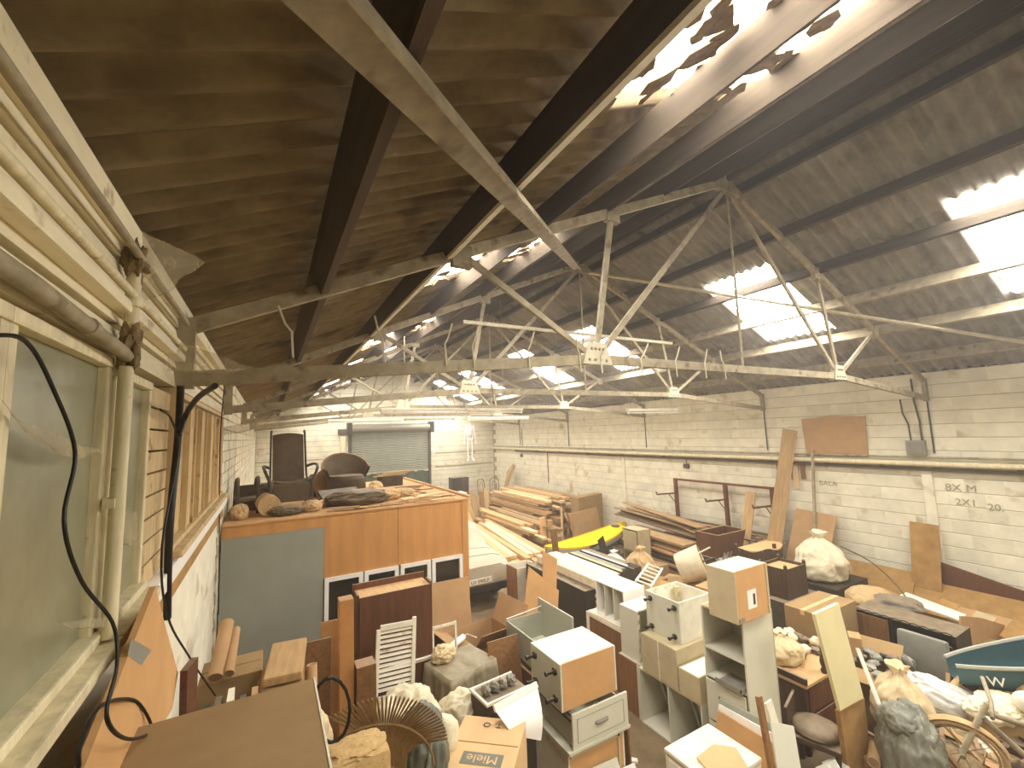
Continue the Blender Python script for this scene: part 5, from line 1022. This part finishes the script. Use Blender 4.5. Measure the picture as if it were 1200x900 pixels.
for k in range(3): board('carton_sheet', 'folded carton standing on edge beside the covered car', 'sheet', (2.82+.06*k, 4.7, .02), (2.82+.06*k, 4.75, 1.0-.05*k), 1.0-.1*k, .02, 'cardboard', (1, 0, 0), group='folded cartons on edge') if k < 2 else None
# draped box and the soft heap before it
drape('draped_box', 'box under a grey-brown dust sheet with a knotted top', (1.74, 4.32, 0), .25, .56, .46, 1.22, 'grey_sheet', 3)
crumple('knotted_cloth', 'knot of beige cloth on top of the draped box', (1.6, 4.42, 1.225), (.12, .09, .08), 'beige_sheet', 17, 'cloth', .5)
t = thing('roller_brush', 'white paint roller lying behind the knotted cloth', 'roller', (1.9, 4.8, 1.15), (0, 0, .6)); part(t, 'roller_sleeve', MB().tube([(-.12, 0, .03), (.12, 0, .03)], .035, 10), 'white', True); part(t, 'handle', MB().tube([(.12, 0, .03), (.2, 0, .03), (.22, -.12, .0)], .008, 6), 'steel_pale', True)
carton('storage_crate', 'plain crate behind the draped box under the paint roller', (1.9, 4.8, 0), .2, .3, .2, 1.13, 'cardboard_dull', tape=False)
crumple('paper_heap', 'crumpled cream paper heaped before the louvred shutter', (1.02, 3.72, 1.0), (.27, .25, .24), 'sack_cream', 25, 'paper', .5)
carton('cardboard_box', 'tan carton under the crumpled cream paper', (1.0, 3.7, 0), .1, .6, .5, 1.0, 'cardboard', tape=False)
crumple('paper_heap', 'small white crumpled paper behind the upside-down lettered carton', (1.45, 3.62, 1.02), (.19, .14, .18), 'sack_cream', 26, 'paper', .5)
carton('cardboard_box', 'low tan carton under the small white crumpled paper', (1.47, 3.66, 0), .1, .34, .26, 1.02, 'cardboard', tape=False)
t = thing('plastic_bag', 'grey-green plastic bag stuffed beside the lettered carton', 'bag', (.92, 3.02, 1.12), (0, 0, .2)); part(t, 'sack_body', blob((0, 0, .27), (.18, .17, .3), 28, .1, 5, 1.6, .8, .25), 'bag_green', True); part(t, 'bag_fold', MB().tube(curve([(-.12, -.16, .05), (-.06, -.19, .3), (.02, -.14, .52)]), .012, 6), 'bag_grey', True)
carton('cardboard_box', 'tan carton under the grey-green plastic bag', (.93, 3.02, 0), 0, .36, .36, 1.12, 'cardboard', tape=False)
solo('white_ball', 'white rounded bundle tucked between the bag and the lettered carton', 'bundle', blob(at(521, 864, y=3.1), (.1, .09, .15), 8, .12, 3), 'sack_cream', True)
board('carton_sheet', 'strip of tan cardboard beside the grey-green bag', 'sheet', (.8, 2.95, 1.0), (.72, 3.1, 1.6), .2, .01, 'sack_tan', (0, -1, .2))
mb_ = carton('appliance_carton', 'appliance carton printed with an upside-down maker name at the bottom edge', (1.37, 2.96, .4), -.71, .475, .55, .95, 'cardboard_pale', tape=False)
carton('cardboard_box', 'plain box under the printed appliance carton', (1.37, 2.96, 0), -.71, .44, .5, .4, 'cardboard', tape=False)
pr = part(mb_, 'printed_label', MB().b(-.13, -.2, .951, .15, -.09, .9525), 'print_grey')
link('lettering', text_mesh('Miele', .1, 'cardboard_pale', .0008), pr, (.01, -.115, .953), (0, 0, math.pi))
link('pen_mark', text_mesh('T  O', .07, 'ink', .0006), mb_, (.0, .21, .9535), (0, 0, math.pi))
# white hood panel and dark oven by the front pile
hA, hB, hC, hD = at(579, 831, y=3.12), at(629, 802, y=3.16), at(634, 868, y=2.98), at(601, 862, y=3.0)
t = thing('hob_hood', 'glossy white hood panel tilted over a dark oven tray', 'hood', hD)
def hf(u, v, o=0): p_ = (hA*(1-u)+hB*u)*(1-v)+(hD*(1-u)+hC*u)*v; return p_-hD+V((0, -.05*math.sin(math.pi*v)+o, 0))
part(t, 'panel', MB().grid(hf, 10, 10).grid(lambda u, v: hf(u, v, .012), 10, 10), 'white', True); part(t, 'top_edge', MB().bar(hA-hD, hB-hD, .045, .03, (0, -1, .5)), 'white', bev=.004)
t = thing('oven_tray', 'dark oven box holding metal fittings behind the white hood', 'oven', (1.72, 3.42, 1.08), .1)
part(t, 'box', MB().b(-.2, -.13, 0, .2, .13, .3), 'charcoal'); part(t, 'rim', MB().b(-.21, -.14, .3, .21, -.12, .32).b(-.21, .12, .3, .21, .14, .32).b(-.21, -.12, .3, -.19, .12, .32), 'dusty_white')
for k in range(4): part(t, 'fitting', blob((-.13+.08*k, 0, .34), (.035, .05, .04), 60+k, .5, 3), 'galv', True)
carton('storage_crate', 'dark crate under the white hood and the oven tray', (1.74, 3.4, 0), .1, .4, .34, 1.08, 'black', tape=False)
# cane fan and hessian sack
fn_ = thing('cane_screen', 'fan of bent brown canes, a broken wicker chair back', 'wicker screen', (.66, 2.85, 1.13), (0, 0, -.2))
fn_.scale = (1.05, 1.05, 1.2)
for k in range(34):
    a = -.55+k*.062
    part(fn_, 'cane', MB().tube(curve([(-.14+.008*k, .1-.006*k, .0), (-.12+.26*math.sin(a)*.6+.08, .02, .35+.12*math.cos(a)), (-.1+.42*math.sin(a)+.02, -.08, .42+.38*math.cos(a)*.75)], 3), .006, 5), 'wicker', True)
for r in (.55, .85): part(fn_, 'binding', MB().tube([(-.1+.42*math.sin(-.55+k*.21)*r+.03*(1-r), -.08*r+.0, .38*r+.3*math.cos(-.55+k*.21)*r) for k in range(11)], .007, 5), 'wicker', True)
carton('cardboard_box', 'tall carton under the cane fan and the hessian sack', (.55, 2.75, 0), 0, .5, .75, 1.12, 'cardboard', tape=False)
t = thing('hessian_sack', 'upright hessian sack with a frayed top beside the large dull carton', 'sack', (.43, 2.5, 1.13), .1)
part(t, 'sack_body', MB().b(-.15, -.12, 0, .15, .12, .8), 'hessian', True, bev=.05); part(t, 'frayed_top', blob((0, 0, .79), (.14, .1, .03), 33, .15, 4, 2, None, .3), 'hessian', True)
# large dull carton at the lower left and what stands round it
bc = thing('large_carton', 'very large dull cardboard carton at the lower left edge', 'box', (-.13, 1.42, 1.55))
part(bc, 'carton_body', MB().b(-.3, -.55, 0, .30, .48, 1.05), 'cardboard_dull', bev=.004)
part(bc, 'edge_tape', MB().b(.298, -.55, .9, .304, .48, 1.052), 'dusty_white')
carton('cardboard_box', 'plain carton stacked under the very large one', (-.1, 1.42, 0), 0, .66, 1.1, 1.55, 'cardboard_dull', tape=False)
sheetpx('mdf_sheet', 'orange-tan MDF offcut with a grey tape patch leaning under the window', 'panel', [(175, 688), (183, 720), (203, 790), (196, 832), (150, 905), (85, 905)], 'mdf', x=-.36, t=.018)
solo('tape_patch', 'grey square of tape stuck on the MDF offcut', 'tape', MB().prism([at(*q, x=-.343) for q in ((153, 748), (177, 762), (165, 780), (149, 768))], (.0015, 0, 0)), 'grey_plastic')
board('leaning_board', 'dark maroon board end beside the MDF offcut', 'board', at(224, 800, x=-.3)+V((0, 0, -.6)), at(222, 778, x=-.3), .1, .03, 'mahogany', (1, -.3, 0))
for k, (pa, pb_, r) in enumerate((((266, 730), (252, 795), .05), ((276, 738), (268, 790), .035))): 
    a_, b_ = at(pa[0], pa[1], y=4.3), at(pb_[0], pb_[1], y=3.9); pipe_roll('cardboard_roll', ('thick tan cardboard roll leaning on the left wall', 'thinner cardboard roll beside the thick one')[k], b_, a_, r, 'cardboard')
carton('cardboard_box', 'dusty tall carton under the cardboard rolls', (-.2, 4.15, 0), 0, .4, .36, 1.78, 'cardboard_dull', tape=False)
g = random.Random(77)
for k in range(5):
    y = 3.55+.05*k; board('book', ('dark green folder', 'black folder', 'pale folder', 'grey-green folder', 'tan folder')[k]+' standing upright by the left wall', 'folder', (-.3+.065*k, 3.42, 1.4), (-.3+.065*k, 3.42, 1.86+.03*(k % 3)), .16, .035, ('green_net', 'black', 'dusty_white', 'bag_green', 'cardboard')[k], (1, 0, 0))
carton('cardboard_box', 'dusty carton under the upright folders', (-.14, 3.42, 0), 0, .4, .22, 1.4, 'cardboard_dull', tape=False)
for k in range(4):
    board('paper_bundle', ('torn tan paper bundle lowest in the stack against the grey panel', 'tan paper bundle second in the stack against the grey panel', 'crushed brown paper bundle third in the stack', 'curled brown paper bundle topmost in the stack')[k], 'paper bundle', (.12, 3.5+.0*k, 1.66+.075*k), (.12+.02*k, 3.95, 1.70+.075*k), .3-.02*k, .06, ('cardboard_dull', 'cardboard', 'cardboard_dull', 'pine_dusty')[k], bev=.012)
carton('cardboard_box', 'plain carton under the paper bundles', (.16, 3.78, 0), 0, .32, .38, 1.6, 'cardboard_dull', tape=False)
solo('cable_ring', 'black cable coiled in a ring behind the very large carton', 'cable', MB().tube([at(388+22*math.cos(k*.4), 832+38*math.sin(k*.4), y=2.35) for k in range(16)], .008, 6, True), 'black_rubber', True)
crumple('paper_heap', 'beige paper crumpled behind the very large carton', (.25, 3.1, 1.5), (.13, .14, .2), 'beige_sheet', 36, 'paper', .4)
solo('green_bottle', 'small green and white bottle behind the very large carton', 'bottle', MB().lathe([(.035, 0), (.04, .02), (.04, .16), (.015, .2), (.015, .25)], 12, (.2, 2.35, 1.9)), 'bag_green', True)
carton('cardboard_box', 'narrow carton under the green bottle', (.2, 2.35, 0), 0, .2, .2, 1.9, 'cardboard_dull', tape=False)
